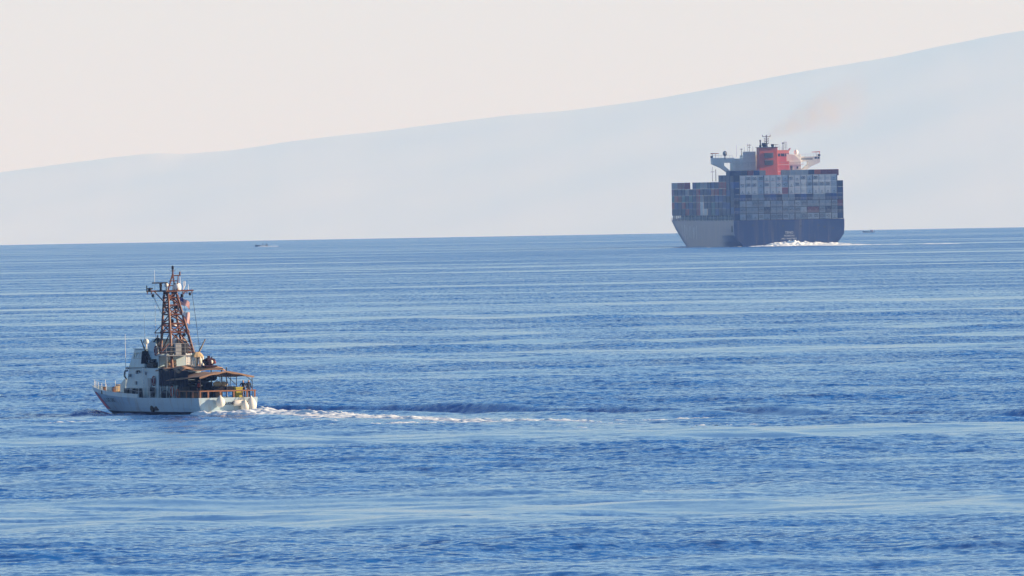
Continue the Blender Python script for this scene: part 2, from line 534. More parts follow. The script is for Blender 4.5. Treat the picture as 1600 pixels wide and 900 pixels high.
PB = PB + Vector((0, 0, .10))
boat = empty('patrol_boat', PB, PB_ROT)
tag(boat, 'white patrol boat with brown lattice mast and diagonal red bow stripe, trailing foam', 'patrol boat')

# hull lines: height, greatest half breadth, end of the level at the stem, fullness
LV = [(-.75, 1.9, 26.0, 1.5), (.20, 2.86, 29.6, 1.76), (.60, 2.97, 30.8, 1.9), (1.0, 3.04, 32.0, 2.05), (None, 3.1, 33.3, 2.35)]
def sheer(y): return 1.50 + .66 * max(0.0, (y - 13) / 20.3) ** 1.7
def half_at(k, s):
    z, B, ye, p = LV[k]
    t = max(0.0, (s - .40) / .60)
    return B * (1 - t ** p) * (.945 + .055 * min(1, s / .25)) + .035
def hull_pt(k, s):
    ye = LV[k][2]; y = s * ye
    z = LV[k][0] if LV[k][0] is not None else sheer(y)
    if k in (2, 3): z += (sheer(y) - 1.5) * (.30 if k == 2 else .65)
    if k == 1: z += .25 * max(0, s - .75) ** 1.5
    return (half_at(k, s), y, z)
NS = 44
SS = [i / NS for i in range(NS + 1)]
def hull_half(y, z):
    """half breadth of the hull at a given distance from the stern and height"""
    pts = []
    for k in range(5):
        s = min(1, max(0, y / LV[k][2])); h = hull_pt(k, s); pts.append((h[2], h[0] if y <= LV[k][2] else 0.03))
    for a, b_ in zip(pts, pts[1:]):
        if a[0] <= z <= b_[0]:
            return a[1] + (b_[1] - a[1]) * (z - a[0]) / max(1e-6, b_[0] - a[0])
    return pts[-1][1] if z > pts[-1][0] else pts[0][1]
hb = MB()
for sgn in (-1, 1):
    vs = []; fs = []
    for k in range(5):
        for s in SS:
            x, y, z = hull_pt(k, s); vs.append((sgn * x, y, z))
    n = NS + 1
    for k in range(4):
        hb.mi = 1 if k == 0 else 0
        hb.add(vs, []) if False else None
        hb_f = [(k * n + i, k * n + i + 1, (k + 1) * n + i + 1, (k + 1) * n + i) for i in range(NS)]
        fs.append((hb.mi, hb_f))
    o0 = len(hb.v); hb.v += vs
    for mi, ff in fs:
        for q in ff:
            hb.f.append(tuple(i + o0 for i in q)); hb.m.append(mi)
n = NS + 1
for k in range(4):      # transom and stem
    for s_i in (0, NS):
        hb.f.append((k * n + s_i, (k + 1) * n + s_i, (k + 1) * n + s_i + 5 * n, k * n + s_i + 5 * n)); hb.m.append(1 if k == 0 else 0)
for i in range(NS):     # bottom
    hb.f.append((i, i + 1, i + 1 + 5 * n, i + 5 * n)); hb.m.append(1)
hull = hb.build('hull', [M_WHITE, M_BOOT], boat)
dk = MB()
vs = []
for s in SS:
    x, y, z = hull_pt(4, s); vs += [(-x + .05, y, z - .06), (x - .05, y, z - .06)]
dk.add(vs, [(2 * i, 2 * i + 1, 2 * i + 3, 2 * i + 2) for i in range(NS)])
dk.build('deck', M_DECK, boat)
# bulwark from the break forward, real thickness
bw = MB()
for sgn in (-1, 1):
    ring = []
    st = [14.6 / 33.3 + (1 - 14.6 / 33.3) * i / 26 for i in range(27)]
    for i, s in enumerate(st):
        x, y, z = hull_pt(4, s); h = .34 + .04 * i / 26
        xi = max(0.01, x - .09); fl = .05 * i / 26
        ring.append([(sgn * (x + .004), y, z - .02), (sgn * (x + fl), y + fl * 2, z + h), (sgn * max(.005, xi + fl), y + fl * 2 - .05, z + h), (sgn * xi, y - .02, z - .02)])
    vs = [p for r in ring for p in r]
    fs = []
    for i in range(26):
        for j in range(4): fs.append((4 * i + j, 4 * i + (j + 1) % 4, 4 * (i + 1) + (j + 1) % 4, 4 * (i + 1) + j))
    fs += [(0, 1, 2, 3), (104, 107, 106, 105)]
    bw.add(vs, fs)
bw.build('bulwark', M_WHITE, boat)
# slanting bow stripes laid on the plating
def stripe(name, y_top, y_bot, width, m):
    for sgn in (-1, 1):
        b = MB()
        def fn(u, v):
            z = .36 + u * 1.60
            y = y_bot + (y_top - y_bot) * u - width * v
            return (sgn * (hull_half(y, z) + .018), y, z)
        b.grid(fn, 14, 3)
        b.build(name, m, hull)
stripe('bow_stripe', 31.7, 29.3, 2.3, M_RED)
stripe('bow_stripe', 29.2, 26.8, .28, M_BLUE)
def letter_side(body, size, y0, z0, m, name, hullfn, parent, width=None):
    me = text_mesh(body, size, 'CENTER')
    xs_ = [v.co.x for v in me.vertices]
    k = width / (max(xs_) - min(xs_)) if width else 1
    for v in me.vertices:
        y = y0 - v.co.x * k; z = z0 + v.co.y
        v.co = (-(hullfn(y, z) + .022), y, z)
    me.materials.append(m)
    return obj(name, me, parent)
for w_, y_, l_ in (('U.S.', 26.4, .95), ('COAST', 24.65, 1.75), ('GUARD', 22.6, 1.75)): letter_side(w_, .52, y_, 1.22, M_BLACK, 'lettering', hull_half, hull, l_)
me = text_mesh('AQUIDNECK', .40)
wd = max(v.co.x for v in me.vertices) - min(v.co.x for v in me.vertices)
for v in me.vertices: v.co = (v.co.x * 1.3 / wd + .14, -.02, .95 + v.co.y)
me.materials.append(M_BLACK); obj('lettering', me, hull)
# exhaust outlet with soot on the port side
ex = MB()
ex.lathe([(.26, -.10), (.30, -.10), (.30, .10), (.26, .10)], (-hull_half(11.2, .42) - .02, 11.2, .42), 14, 'x')
ex.build('exhaust_outlet', M_BLACK, hull)
so = MB()
SOOT = [.15, .62, .78, .74, .5, .44, .56, .70, .62, .3, .12]
def soot(u, v):
    q = v * 10; i = min(9, int(q)); zt = SOOT[i] + (SOOT[i + 1] - SOOT[i]) * (q - i)
    y = 11.95 - 1.9 * v - .35 * u * v; z = .30 + zt * .62 * u
    return (-(hull_half(y, z) + .014), y, z)
so.grid(soot, 6, 20)
so.build('soot_stain', mat('soot', (.03, .02, .022), .9, var=.5, scale=5), hull)
# anchor hawse
MB().box(-hull_half(26, 2.1) - .07, -hull_half(26, 2.1) + .05, 25.7, 26.1, 1.78, 2.12).build('fairlead', M_DKGREY, hull)

# deckhouse, pilothouse and upper bridge
d = MB()
d.hexa([(-2.2, 11.7, 1.42), (2.2, 11.7, 1.42), (1.95, 20.7, 1.6), (-1.95, 20.7, 1.6), (-2.15, 11.7, 4.25), (2.15, 11.7, 4.25), (1.85, 19.7, 4.25), (-1.85, 19.7, 4.25)])
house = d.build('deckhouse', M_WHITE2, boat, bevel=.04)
MB().box(-1.6, 1.6, 8.2, 11.69, 1.45, 2.62).build('engine_casing', M_WHITE2, boat, bevel=.03)
MB().box(-1.75, 1.5, 5.0, 8.19, 1.45, 2.55).build('shade_block', M_BLACK, boat, bevel=.05)  # added black block standing in for the shade aft of the casing
ph = MB()
ph.hexa([(-1.95, 15.7, 4.25), (1.95, 15.7, 4.25), (1.8, 20.0, 4.25), (-1.8, 20.0, 4.25), (-1.72, 15.7, 5.98), (1.72, 15.7, 5.98), (1.5, 19.15, 5.98), (-1.5, 19.15, 5.98)])
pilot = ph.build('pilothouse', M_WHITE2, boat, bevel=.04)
MB().hexa([(-1.85, 15.6, 5.99), (1.85, 15.6, 5.99), (1.62, 19.35, 5.99), (-1.62, 19.35, 5.99), (-1.8, 15.6, 6.08), (1.8, 15.6, 6.08), (1.55, 19.2, 6.08), (-1.55, 19.2, 6.08)]).build('roof', M_WHITE2, pilot)
MB().box(-2.06, 2.06, 15.75, 19.9, 4.26, 4.32).build('ledge', M_GREY, pilot)
def wall_x(y, z):   # port wall of the pilothouse
    t = (z - 4.25) / 1.73
    a = 1.95 + (1.8 - 1.95) * (y - 15.7) / 4.3; b_ = 1.72 + (1.5 - 1.72) * (y - 15.7) / 3.45
    return a + (b_ - a) * t
for sgn in (-1, 1):
    for i in range(4):
        y0 = 16.0 + i * .78; y1 = y0 + .52; z0, z1 = 5.12, 5.66
        q = [(y0, z0), (y1, z0), (y1, z1), (y0, z1)]
        fr = MB()
        for (a, b_) in zip(q, q[1:] + q[:1]):
            fr.tube((sgn * (wall_x(*a) + .01), a[0], a[1]), (sgn * (wall_x(*b_) + .01), b_[0], b_[1]), .035, n=4)
        w = fr.build('window', M_GREY, pilot)
        MB().hexa([(sgn * (wall_x(a, b_) - .05), a, b_) for a, b_ in q] + [(sgn * (wall_x(a, b_) + .015), a, b_) for a, b_ in q]).build('pane', M_GLASS, w)
for i in range(4):      # forward windows
    x0 = -1.28 + i * .68; x1 = x0 + .52
    yb = lambda z: 20.0 + (19.15 - 20.0) * (z - 4.25) / 1.73
    w = MB()
    q = [(x0, 5.1), (x1, 5.1), (x1, 5.66), (x0, 5.66)]
    for (a, b_) in zip(q, q[1:] + q[:1]): w.tube((a[0], yb(a[1]) + .01, a[1]), (b_[0], yb(b_[1]) + .01, b_[1]), .035, n=4)
    w = w.build('window', M_GREY, pilot)
    MB().hexa([(a, yb(b_) - .05, b_) for a, b_ in q] + [(a, yb(b_) + .015, b_) for a, b_ in q]).build('pane', M_GLASS, w)
ob = MB()
ob.hexa([(-1.75, 12.75, 4.25), (1.75, 12.75, 4.25), (1.7, 15.69, 4.25), (-1.7, 15.69, 4.25), (-1.7, 12.75, 5.55), (1.7, 12.75, 5.55), (1.65, 15.69, 5.55), (-1.65, 15.69, 5.55)])
ub = ob.build('upper_bridge', M_WHITE2, boat, bevel=.03)
cm = MB()       # sloping coaming and windscreen
cm.prism_yz([(12.8, 5.56), (15.65, 5.56), (15.3, 6.45), (14.2, 6.95), (13.9, 6.9), (13.3, 6.3)], -1.66, -1.58)
cm.prism_yz([(12.8, 5.56), (15.65, 5.56), (15.3, 6.45), (14.2, 6.95), (13.9, 6.9), (13.3, 6.3)], 1.58, 1.66)
cm.hexa([(-1.57, 15.6, 5.56), (1.57, 15.6, 5.56), (1.57, 15.68, 5.56), (-1.57, 15.68, 5.56), (-1.57, 14.2, 6.9), (1.57, 14.2, 6.9), (1.57, 14.3, 6.95), (-1.57, 14.3, 6.95)])
cm.build('coaming', M_WHITE2, ub)
pf_ = MB().box(-1.95, 1.05, 10.2, 12.74, 5.36, 5.44)
for x in (-1.85, .95):
    for y in (10.35, 12.1): pf_.tube((x, y, 4.2), (x, y, 5.36), .05)
plat = pf_.build('mast_platform', M_GREY, boat)
rl = MB()
for z in (5.8, 6.15, 6.5):
    rl.path([(-1.9, 12.6, z), (-1.9, 10.3, z), (1.0, 10.3, z), (1.0, 12.6, z)], .018, 4)
for x in (-1.9, 1.0):
    for y in (10.3, 11.4, 12.6): rl.tube((x, y, 5.44), (x, y, 6.5), .02, n=4)
for x in (-.95, 0): rl.tube((x, 10.3, 5.44), (x, 10.3, 6.5), .02, n=4)
rl.build('guard_rail', M_GREY, plat)
MB().box(-.95, -.35, 10.35, 10.8, 5.45, 6.55).build('console', M_GREY, plat, bevel=.04)
MB().box(-.30, .35, 10.35, 10.75, 5.45, 6.50).build('locker', M_DKGREY, plat, bevel=.06)
MB().box(-1.45, -1.2, 10.4, 10.7, 5.45, 6.3).build('pedestal', M_DKGREY, plat)
up_ = MB().box(-2.15, 2.15, 6.3, 11.69, 4.02, 4.18)
for x in (-2.05, 2.05):
    for y in (6.45, 9.0): up_.tube((x, y, 1.5), (x, y, 4.02), .06)
up_.build('boat_deck', M_DKGREY, boat)
# wall fittings of the deckhouse
for y, z in ((19.0, 3.4), (17.2, 3.7), (17.4, 2.7), (14.9, 3.6)): MB().box(-2.14 - .03 * (20 - y) / 8, -1.95, y, y + .22, z, z + .3).build('wall_fitting', M_GREY, house)
pp = MB()
pp.path([(-2.2, 16.8, 3.85), (-2.25, 16.8, 3.98), (-2.25, 16.2, 4.0), (-2.2, 16.1, 3.8)], .06)
pp.build('vent_pipe', M_DKGREY, house)
ld = MB()
for y in (15.3, 14.9): ld.tube((-2.26, y, 1.55), (-2.26, y, 4.3), .03)
for i in range(9): ld.tube((-2.26, 15.3, 1.8 + i * .3), (-2.26, 14.9, 1.8 + i * .3), .022, n=4)
ld.build('ladder', M_STEELW, house)
for y in (19.2, 17.9, 16.3): MB().box(-2.45, -2.16, y - .45, y + .45, 1.5 + .1 * (y > 18), 2.35).build('side_locker', M_DKGREY, house, bevel=.03)
dr = MB().box(-2.26, -2.15, 13.4, 14.2, 1.62, 3.3)
dr = dr.build('door', M_GREY, house, bevel=.02)
MB().box(-2.31, -2.22, 13.5, 13.62, 2.4, 2.52).build('handle', M_DKGREY, dr)
fl_ = MB().lathe([(.16, 0), (.2, .12), (.2, .2), (.05, .26)], (-1.9, 20.0, 4.1), 10)
fl_.build('floodlight', M_FEND, house)
hl = MB()
hl.path([(-2.0, 20.0, 3.2), (-2.05, 20.45, 3.5), (-2.0, 20.4, 3.95), (-1.9, 19.9, 4.0)], .06)
hl.build('hose_bracket', M_DKGREY, house)
# bow deck fittings
bx_ = MB()
bx_.hexa([(-1.5, 21.7, 1.9), (-.5, 21.7, 1.9), (-.5, 22.9, 1.9), (-1.5, 22.9, 1.9), (-1.5, 21.7, 3.25), (-.5, 21.7, 3.25), (-.5, 22.9, 2.7), (-1.5, 22.9, 2.7)])
bx_.build('deck_locker', M_WHITE2, boat, bevel=.04)
wl = MB(); wl.lathe([(.3, 0), (.3, .12), (.16, .2), (.16, .5), (.3, .58), (.3, .66)], (0, 27.0, 2.0), 12); wl.box(-.5, .5, 26.3, 26.75, 1.98, 2.5)
wl.build('windlass', M_TAN, boat)
for x, y in ((-1.05, 25.6), (1.05, 25.6), (-.75, 28.6), (.75, 28.6)):
    b = MB()
    for q in (-.16, .16): b.lathe([(.10, 0), (.08, .06), (.08, .36), (.12, .4), (.12, .46)], (x, y + q, 1.98), 8)
    b.box(x - .14, x + .14, y - .3, y + .3, 1.93, 1.99)
    b.build('mooring_bitts', M_WOOD, boat)
MB().box(-.85, .15, 23.7, 24.5, 1.85, 2.75).build('vent_trunk', M_TAN, boat, bevel=.05)
MB().box(.35, 1.0, 24.0, 24.5, 1.88, 2.6).build('vent_trunk', M_DKGREY, boat, bevel=.05)
# stanchions and life lines along both sides
for sgn in (-1, 1):
    r_ = MB(); top = []; mid = []
    for y in [6.2, 7.6, 9.0, 10.4, 11.8, 13.2, 14.5]:
        x = sgn * (hull_half(y, sheer(y)) - .08); z = sheer(y)
        r_.tube((x, y, z - .05), (x, y, z + 1.0), .026, n=5); top.append((x, y, z + 1.0)); mid.append((x, y, z + .55))
    for y in [16.4, 18.4, 20.4, 22.4, 24.4, 26.4, 28.4, 30.2, 31.6]:
        z = sheer(y); x = sgn * max(.12, hull_half(y, z) - .06)
        r_.tube((x, y, z - .05), (x, y, z + 1.0), .024, n=5); top.append((x, y, z + 1.0)); mid.append((x, y, z + .72))
    if sgn > 0: top.append((0, 33.0, sheer(33) + .95))
    else: top.append((0, 33.0, sheer(33) + .95))
    r_.path(top, .014, 4); r_.path(mid, .012, 4)
    r_.build('life_rail', M_STEELW, boat)
# timber rail round the stern
RZ = 2.12
MB().box(-2.85, 2.85, .06, .20, RZ - .06, RZ + .06).build('stern_rail', M_WOOD, boat, bevel=.02)
for sgn in (-1, 1):
    MB().box(sgn * 2.82 - .06, sgn * 2.82 + .06, .21, 5.4, RZ - .05, RZ + .05).build('stern_rail', M_WOOD, boat, bevel=.02)
    for y in (1.7, 3.3, 5.0): MB().box(sgn * 2.82 - .05, sgn * 2.82 + .05, y - .05, y + .05, 1.44, RZ - .05).build('rail_post', M_WOOD, boat)
for x in (-2.75, -1.95, -.72, .62, 1.95, 2.72):
    MB().box(x - .07, x + .07, .07, .19, 1.44, RZ - .06).build('rail_post', M_WOOD, boat)
for y in (9.0, 8.0, 7.0, 5.8):
    x = -hull_half(y, 1.5) + .15
    MB().tube((x, y, 1.45), (x, y, 4.0), .035).build('deck_post', M_DKGREY, boat)

# awning on its frame over the stern
def awn(u, v):
    y = .25 + 8.4 * u; x = -2.75 + 5.5 * v
    z = 3.95 - .50 * (abs(x) / 2.75) ** 1.25 - .10 * u - .10 * math.sin(math.pi * ((u * 3) % 1)) * (1 - abs(x) / 3) * .8 + .02 * math.sin(9 * u + 5 * v)
    if x < 0: z -= .28 * u * (abs(x) / 2.75)
    return x, y, z
aw = MB(); aw.grid(awn, 24, 16)
o = aw.build('awning', M_TARP, boat, smooth=True)
so_ = o.modifiers.new('thickness', 'SOLIDIFY'); so_.thickness = .03
va = MB(); va.grid(lambda u, v: (awn(0, v)[0], .24, awn(0, v)[2] - u * (.16 + .04 * math.sin(v * 23))), 2, 22)
v_ = va.build('valance', M_TARP, o); s2 = v_.modifiers.new('thickness', 'SOLIDIFY'); s2.thickness = .02
for x, y in ((-2.6, .4), (2.6, .4), (2.6, 4.2), (-2.6, 4.2), (2.6, 8.2), (-2.6, 8.2)):
    u = (y - .25) / 8.4; zt = awn(u, (x + 2.75) / 5.5)[2] - .03
    MB().tube((x, y, 1.45), (x, y, zt), .035).build('awning_pole', M_DKGREY, boat)
MB().tube((.05, .45, 1.45), (.05, .45, 4.3), .05).build('awning_pole', M_DKGREY, boat)
for y in (.4, 4.2, 8.2):
    u = (y - .25) / 8.4
    MB().path([(x, y, awn(u, (x + 2.75) / 5.5)[2] - .06) for x in (-2.6, -1.3, 0, 1.3, 2.6)], .03).build('awning_beam', M_DKGREY, boat)
for p0, p1 in (((2.6, .4, 3.0), (1.7, .4, 3.65)), ((2.6, 4.2, 2.6), (1.5, 4.2, 3.6)), ((1.0, 2.0, 2.2), (.5, 2.0, 3.85)), ((1.0, 2.0, 2.2), (1.15, 2.0, 3.8))):
    MB().tube(p0, p1, .03).build('awning_brace', M_DKGREY, boat)
# added dark sheet standing in for the shade under the boat deck
cu = MB(); cu.grid(lambda u, v: (-2.12 + .05 * math.sin(v * 31) * u, 4.6 + 7.0 * v, 4.0 - u * (1.42 + .10 * math.sin(v * 9) - .12 * v)), 6, 40)
c_ = cu.build('shade_sheet', M_NAVY, boat); s3 = c_.modifiers.new('thickness', 'SOLIDIFY'); s3.thickness = .02

# lattice mast
mast = empty('mast', (0, 0, 0)); mast.parent = boat
CB, CT = Vector((0, 11.9, 4.25)), Vector((0, 13.75, 11.35))     # centre line at foot and head
def corner(i, t):
    c = CB.lerp(CT, t); h = 1.30 + (.40 - 1.30) * t
    sx, sy = ((-1, -1), (1, -1), (1, 1), (-1, 1))[i]
    return Vector((c.x + sx * h, c.y + sy * h * 1.15, c.z))
for i in range(4):
    MB().tube(corner(i, 0), corner(i, 1), .15, .11, 8).build('leg', M_SPAR, mast)
br = MB()
tl = [.2, .465, .58, .70, .82, .92, 1.0]
for t in tl:
    for i in range(4): br.tube(corner(i, t), corner((i + 1) % 4, t), .08)
for k, (t0, t1) in enumerate(zip(tl, tl[1:])):
    for i in range(4):
        a, b_ = (i, (i + 1) % 4) if (k + i) % 2 else ((i + 1) % 4, i)
        br.tube(corner(a, t0), corner(b_, t1), .065)
        if k in (1, 3): br.tube(corner(b_, t0), corner(a, t1), .05)
br.build('bracing', M_SPAR, mast)
for i in range(4):
    MB().ball(corner(i, .465), .2, .2, .28, 6, 4).build('gusset', M_SPAR, mast)
    MB().ball(corner(i, .92), .16, .16, .3, 6, 4).build('gusset', M_SPAR, mast)
fp = MB().box(-.95, .95, 11.9, 13.7, 7.50, 7.57)
fp.path([(-2.0, 12.9, 7.52), (-.9, 13.2, 8.5)], .04); fp.path([(-2.0, 12.9, 7.52), (-.9, 12.8, 7.52)], .05)
fp.build('crow_platform', M_SPAR, mast)
tp = MB().box(-.75, .75, 12.9, 14.6, 11.34, 11.44); tp.build('top_platform', M_SPAR, mast)
yd = MB().tube((-2.35, 13.75, 11.42), (2.35, 13.75, 11.42), .075)
for x in (-2.3, -1.9, 1.3, 1.7, 2.2): yd.tube((x, 13.75, 11.15), (x, 13.75, 11.5), .045)
yd.tube((-1.6, 13.75, 11.4), (-.45, 13.75, 10.2), .05); yd.tube((1.6, 13.75, 11.4), (.45, 13.75, 10.2), .05)
yard = yd.build('yardarm', M_SPAR, mast)
for x, z, s in ((-2.05, 11.55, .16), (-1.75, 11.0, .13), (1.2, 10.95, .14), (2.0, 11.1, .12)):
    MB().lathe([(.5 * s, -1.2 * s), (s, -.8 * s), (s, .8 * s), (.5 * s, 1.2 * s)], (x, 13.75, z), 8).build('signal_lamp', M_BLACK, yard)
MB().path([(-2.35, 13.75, 11.35), (-2.35, 13.75, 11.95)], .05).build('antenna', M_BLACK, yard)
MB().box(-2.35, -1.75, 13.7, 13.8, 11.6, 11.72).build('antenna', M_BLACK, yard)
for x, z1 in ((1.05, 12.7), (1.35, 12.3), (1.85, 12.0)):
    MB().tube((x, 13.75, 11.45), (x, 13.75, z1), .03, .012, 5).build('whip_antenna', M_STEELW, yard)
hk = MB().path([(1.35, 13.75, 11.6), (1.5, 13.75, 11.9), (1.5, 13.75, 12.3)], .05); hk.build('antenna', M_STEELW, yard)
tm = MB()       # topmast: three struts meeting, with a raked pole
for a in ((-.35, 13.4), (.35, 13.4), (.0, 14.3)): tm.tube((a[0], a[1], 11.44), (.28, 13.7, 13.05), .065)
tm.tube((.5, 13.2, 11.44), (.75, 13.5, 12.9), .05); tm.tube((.28, 13.7, 12.6), (.28, 13.7, 13.45), .07)
tm.tube((.2, 13.7, 12.85), (1.0, 13.6, 12.85), .05); tm.tube((.95, 13.6, 12.85), (.95, 13.6, 13.2), .07)
for z in (11.9, 12.35): tm.tube((-.15, 13.5, z), (.62, 13.5, z), .04)
tm.build('topmast', M_SPAR, mast)
MB().lathe([(.09, 0), (.12, .08), (.12, .3), (.05, .36)], (.28, 13.7, 13.40), 8).build('masthead_light', M_BLACK, mast)
MB().box(.08, .52, 13.65, 13.75, 13.25, 13.31).build('wind_vane', M_BLACK, mast)
MB().lathe([(.36, 0), (.40, .1), (.42, .3), (.40, .48), (.30, .62), (.12, .69)], (.62, 13.6, 11.46), 16).build('satellite_dome', M_STEELW, mast, smooth=True)
MB().ball((-.42, 13.6, 11.95), .20).tube((-.42, 13.6, 11.44), (-.42, 13.6, 11.8), .08).build('antenna_ball', M_FEND, mast, smooth=True)
rd = MB().tube((-1.0, 13.6, 11.44), (-1.0, 13.6, 12.1), .11); rd.box(-1.85, -.35, 13.53, 13.67, 12.12, 12.24); rd.box(-1.1, -.9, 13.5, 13.7, 11.8, 12.12)
rd.build('radar', M_BLACK, mast)
MB().tube((-1.55, 13.75, 7.0), (-1.55, 13.75, 13.4), .024, .012, 5).build('whip_antenna', M_STEELW, mast)
MB().tube((-2.3, 14.6, 6.4), (-2.3, 14.6, 9.3), .022, .010, 5).build('whip_antenna', M_STEELW, boat)
MB().tube((-1.95, 20.3, 2.6), (-1.95, 20.3, 7.4), .04, .018, 6).build('whip_antenna', M_STEELW, boat)
for P_ in ([(1.2, 13.75, 11.3), (.95, 12.0, 8.2), (.85, 11.0, 6.3)], [(2.2, 13.75, 11.3), (1.75, 11.6, 8.0), (1.35, 10.0, 5.7)], [(-1.9, 13.75, 11.3), (-1.2, 12.6, 9.0)]):
    MB().path(P_, .02, 4).build('halyard', M_BLACK, mast)
for p, s in (((-.35, 12.6, 8.6), .2), ((.1, 12.4, 9.9), .17), ((.62, 12.0, 7.3), .16), ((.95, 11.4, 6.7), .13), ((-.2, 12.0, 7.2), .15), ((.9, 12.4, 8.35), .12)):
    MB().lathe([(.4 * s, -s), (s, -.6 * s), (s, .6 * s), (.4 * s, s)], p, 8).tube(p, (p[0] * .9, p[1] + .5, p[2]), .04).build('mast_lamp', M_BLACK, mast)
MB().lathe([(.05, 0), (.3, .1), (.3, .2), (.06, .3)], (-.3, 12.3, 8.05), 10).build('loudhailer', M_FEND, mast)

# ---------------------------------------------------------------- things carried by the patrol boat
def on_boat(p): return pl(p)
def thing(mb, name, m, p, label, cat, group=None, smooth=False, bevel=0.0, rz=0.0):
    o = mb.build(name, m, None, on_boat(p), PB_ROT + rz, smooth, bevel)
    return tag(o, label, cat, group)

# flags: wavy cloths with thickness
def flag(name, w, h, p, label, mats, pick, droop=.5, rz=0.0):
    b = MB(); nu, nv = 26, 13
    def fn(u, v):
        return (u * w * .86, .10 * w * math.sin(u * 7 + v * 1.5) * u, -v * h - droop * u * u * w * .6 + .05 * math.sin(u * 9 + 2 * v))
    b.grid(fn, nu, nv)
    b.m = [pick((i + .5) / nu, (j + .5) / nv) for i in range(nu) for j in range(nv)]
    o = b.build(name, mats, None, on_boat(p), rz)
    s = o.modifiers.new('thickness', 'SOLIDIFY'); s.thickness = .01
    return tag(o, label, 'flag', 'flags flying from the mast')
M_FRED = mat('flag red', (.55, .05, .05), .85); M_FWHITE = mat('flag white', (.78, .76, .72), .85); M_FBLUE = mat('flag navy', (.025, .03, .16), .85)
flag('national_flag', 1.05, .62, (.62, 12.9, 10.75), 'striped red and white flag with navy canton, upper of two on mast', [M_FRED, M_FWHITE, M_FBLUE],
     lambda u, v: 2 if (u < .4 and v < .54) else (0 if int(v * 13) % 2 == 0 else 1), .75)
flag('ensign_flag', .80, 1.05, (.60, 12.3, 9.45), 'white flag with vertical red stripes, lower of two on mast', [M_FRED, M_FWHITE, M_FBLUE],
     lambda u, v: 1 if (v < .42 and u < .5) or int(u * 14) % 2 else (2 if (.1 < u < .35 and .1 < v < .3) else 0), .25)

# fenders over the transom
def pear(r, h): return MB().lathe([(.05, h * .62), (.09, h * .58), (.10, h * .50), (r * .55, h * .40), (r * .92, h * .12), (r, -h * .08), (r * .86, -h * .32), (r * .5, -h * .48), (.06, -h * .52)], (0, 0, 0), 18)
FG = 'fenders hung over the stern'
def rope(o, p0, p1):
    MB().tube(p0, p1, .02, n=5).build('rope', M_DKGREY, o)
o = thing(pear(.44, .98), 'boat_fender', M_FEND, (-.98, -.47, 1.12), 'cream pear-shaped fender left of the name on the stern', 'fender', FG, True); rope(o, (0, .05, .6), (0, .42, .98))
cf = MB().lathe([(.05, -.62), (.20, -.56), (.27, -.44), (.28, 0), (.27, .44), (.20, .56), (.05, .62)], (0, 0, 0), 16, 'x')
o = thing(cf, 'boat_fender', M_FEND, (.92, -.31, .98), 'horizontal sausage-shaped cream fender covering end of the stern name', 'fender', FG, True)
for e in (-1, 1): MB().lathe([(.10, e * .50), (.225, e * .53), (.06, e * .67)] if e > 0 else [(.06, -.67), (.225, -.53), (.10, -.50)], (0, 0, 0), 12, 'x').build('end_cap', M_DKGREY, o)
rope(o, (.5, .05, .2), (.4, .38, 1.15)); 
o = thing(pear(.40, .95), 'boat_fender', M_FEND, (1.42, -.62, .66), 'lowest cream fender, hanging just above the foam at the stern', 'fender', FG, True); rope(o, (0, .1, .55), (-.1, .6, 1.45))
o = thing(pear(.50, 1.25), 'boat_fender', M_FEND, (2.08, -.54, .84), 'largest cream fender, nearest the starboard corner of the stern', 'fender', FG, True); rope(o, (0, .1, .7), (-.1, .55, 1.25))

# life rings
def ring(p, R, m, label, axis='x', rz=0.0):
    o = thing(MB().torus((0, 0, 0), R, R * .30, axis, 18, 8, 1.25), 'life_ring', m, p, label, 'life ring', 'life rings on the patrol boat', True, rz=rz)
    b = MB()
    for k in range(4):
        a = math.pi / 4 + k * math.pi / 2
        q = (0, R * math.cos(a), R * 1.25 * math.sin(a)) if axis == 'x' else (R * math.cos(a), 0, R * 1.25 * math.sin(a))
        b.ball(q, R * .36, R * .36, R * .36, 6, 4)
    b.build('band', M_CLOTH if m is not M_DKGREY else M_BLACK, o)
    return o
M_RINGD = mat('faded maroon', (.16, .02, .03), .6)
ring((-2.27, 12.65, 3.05), .30, M_RINGD, 'maroon life ring on white deckhouse wall below the guns')
ring((-1.80, 13.1, 5.85), .30, M_RINGD, 'dark maroon life ring high beside the upper bridge')
ring((-2.1, 8.55, 2.1), .32, M_ORANGE, 'reddish life ring hung low on the port side deck rail')
# machine guns
def gun(p, label, elev, az, length=1.9):
    o = empty('machine_gun', on_boat(p), PB_ROT + az)
    tag(o, label, 'machine gun', 'machine guns')
    c, s = math.cos(elev), math.sin(elev)
    def q(a, x=0, up=0): return (x, a * c - up * s, a * s + up * c + 1.05)
    MB().tube((0, 0, 0), (0, 0, .95), .09, .06, 8).lathe([(.28, 0), (.28, .06)], (0, 0, 0), 10).build('pedestal', M_DKGREY, o)
    MB().hexa([q(-.5, -.09, -.1), q(-.5, .09, -.1), q(.35, .09, -.1), q(.35, -.09, -.1), q(-.5, -.09, .12), q(-.5, .09, .12), q(.35, .09, .12), q(.35, -.09, .12)]).build('receiver', M_GUN, o)
    MB().tube(q(.35), q(.35 + length * .42), .085, n=8).tube(q(.3), q(length), .058, n=8).build('barrel', M_GUN, o)
    MB().tube(q(-.5, -.12), q(-.72, -.12), .03).tube(q(-.5, .12), q(-.72, .12), .03).build('grip', M_BLACK, o)
    MB().box(.1, .38, -.15, .2, .85, 1.15).build('ammunition_box', M_DKGREY, o)
    return o
gun((-1.85, 15.1, 4.3), 'dark machine gun aimed forward and up beside the pilothouse', math.radians(38), math.radians(-5), 2.5)
gs_ = [o_ for o_ in boat.children]
g1 = [o_ for o_ in COL.objects if o_.name.startswith('machine_gun')][0]
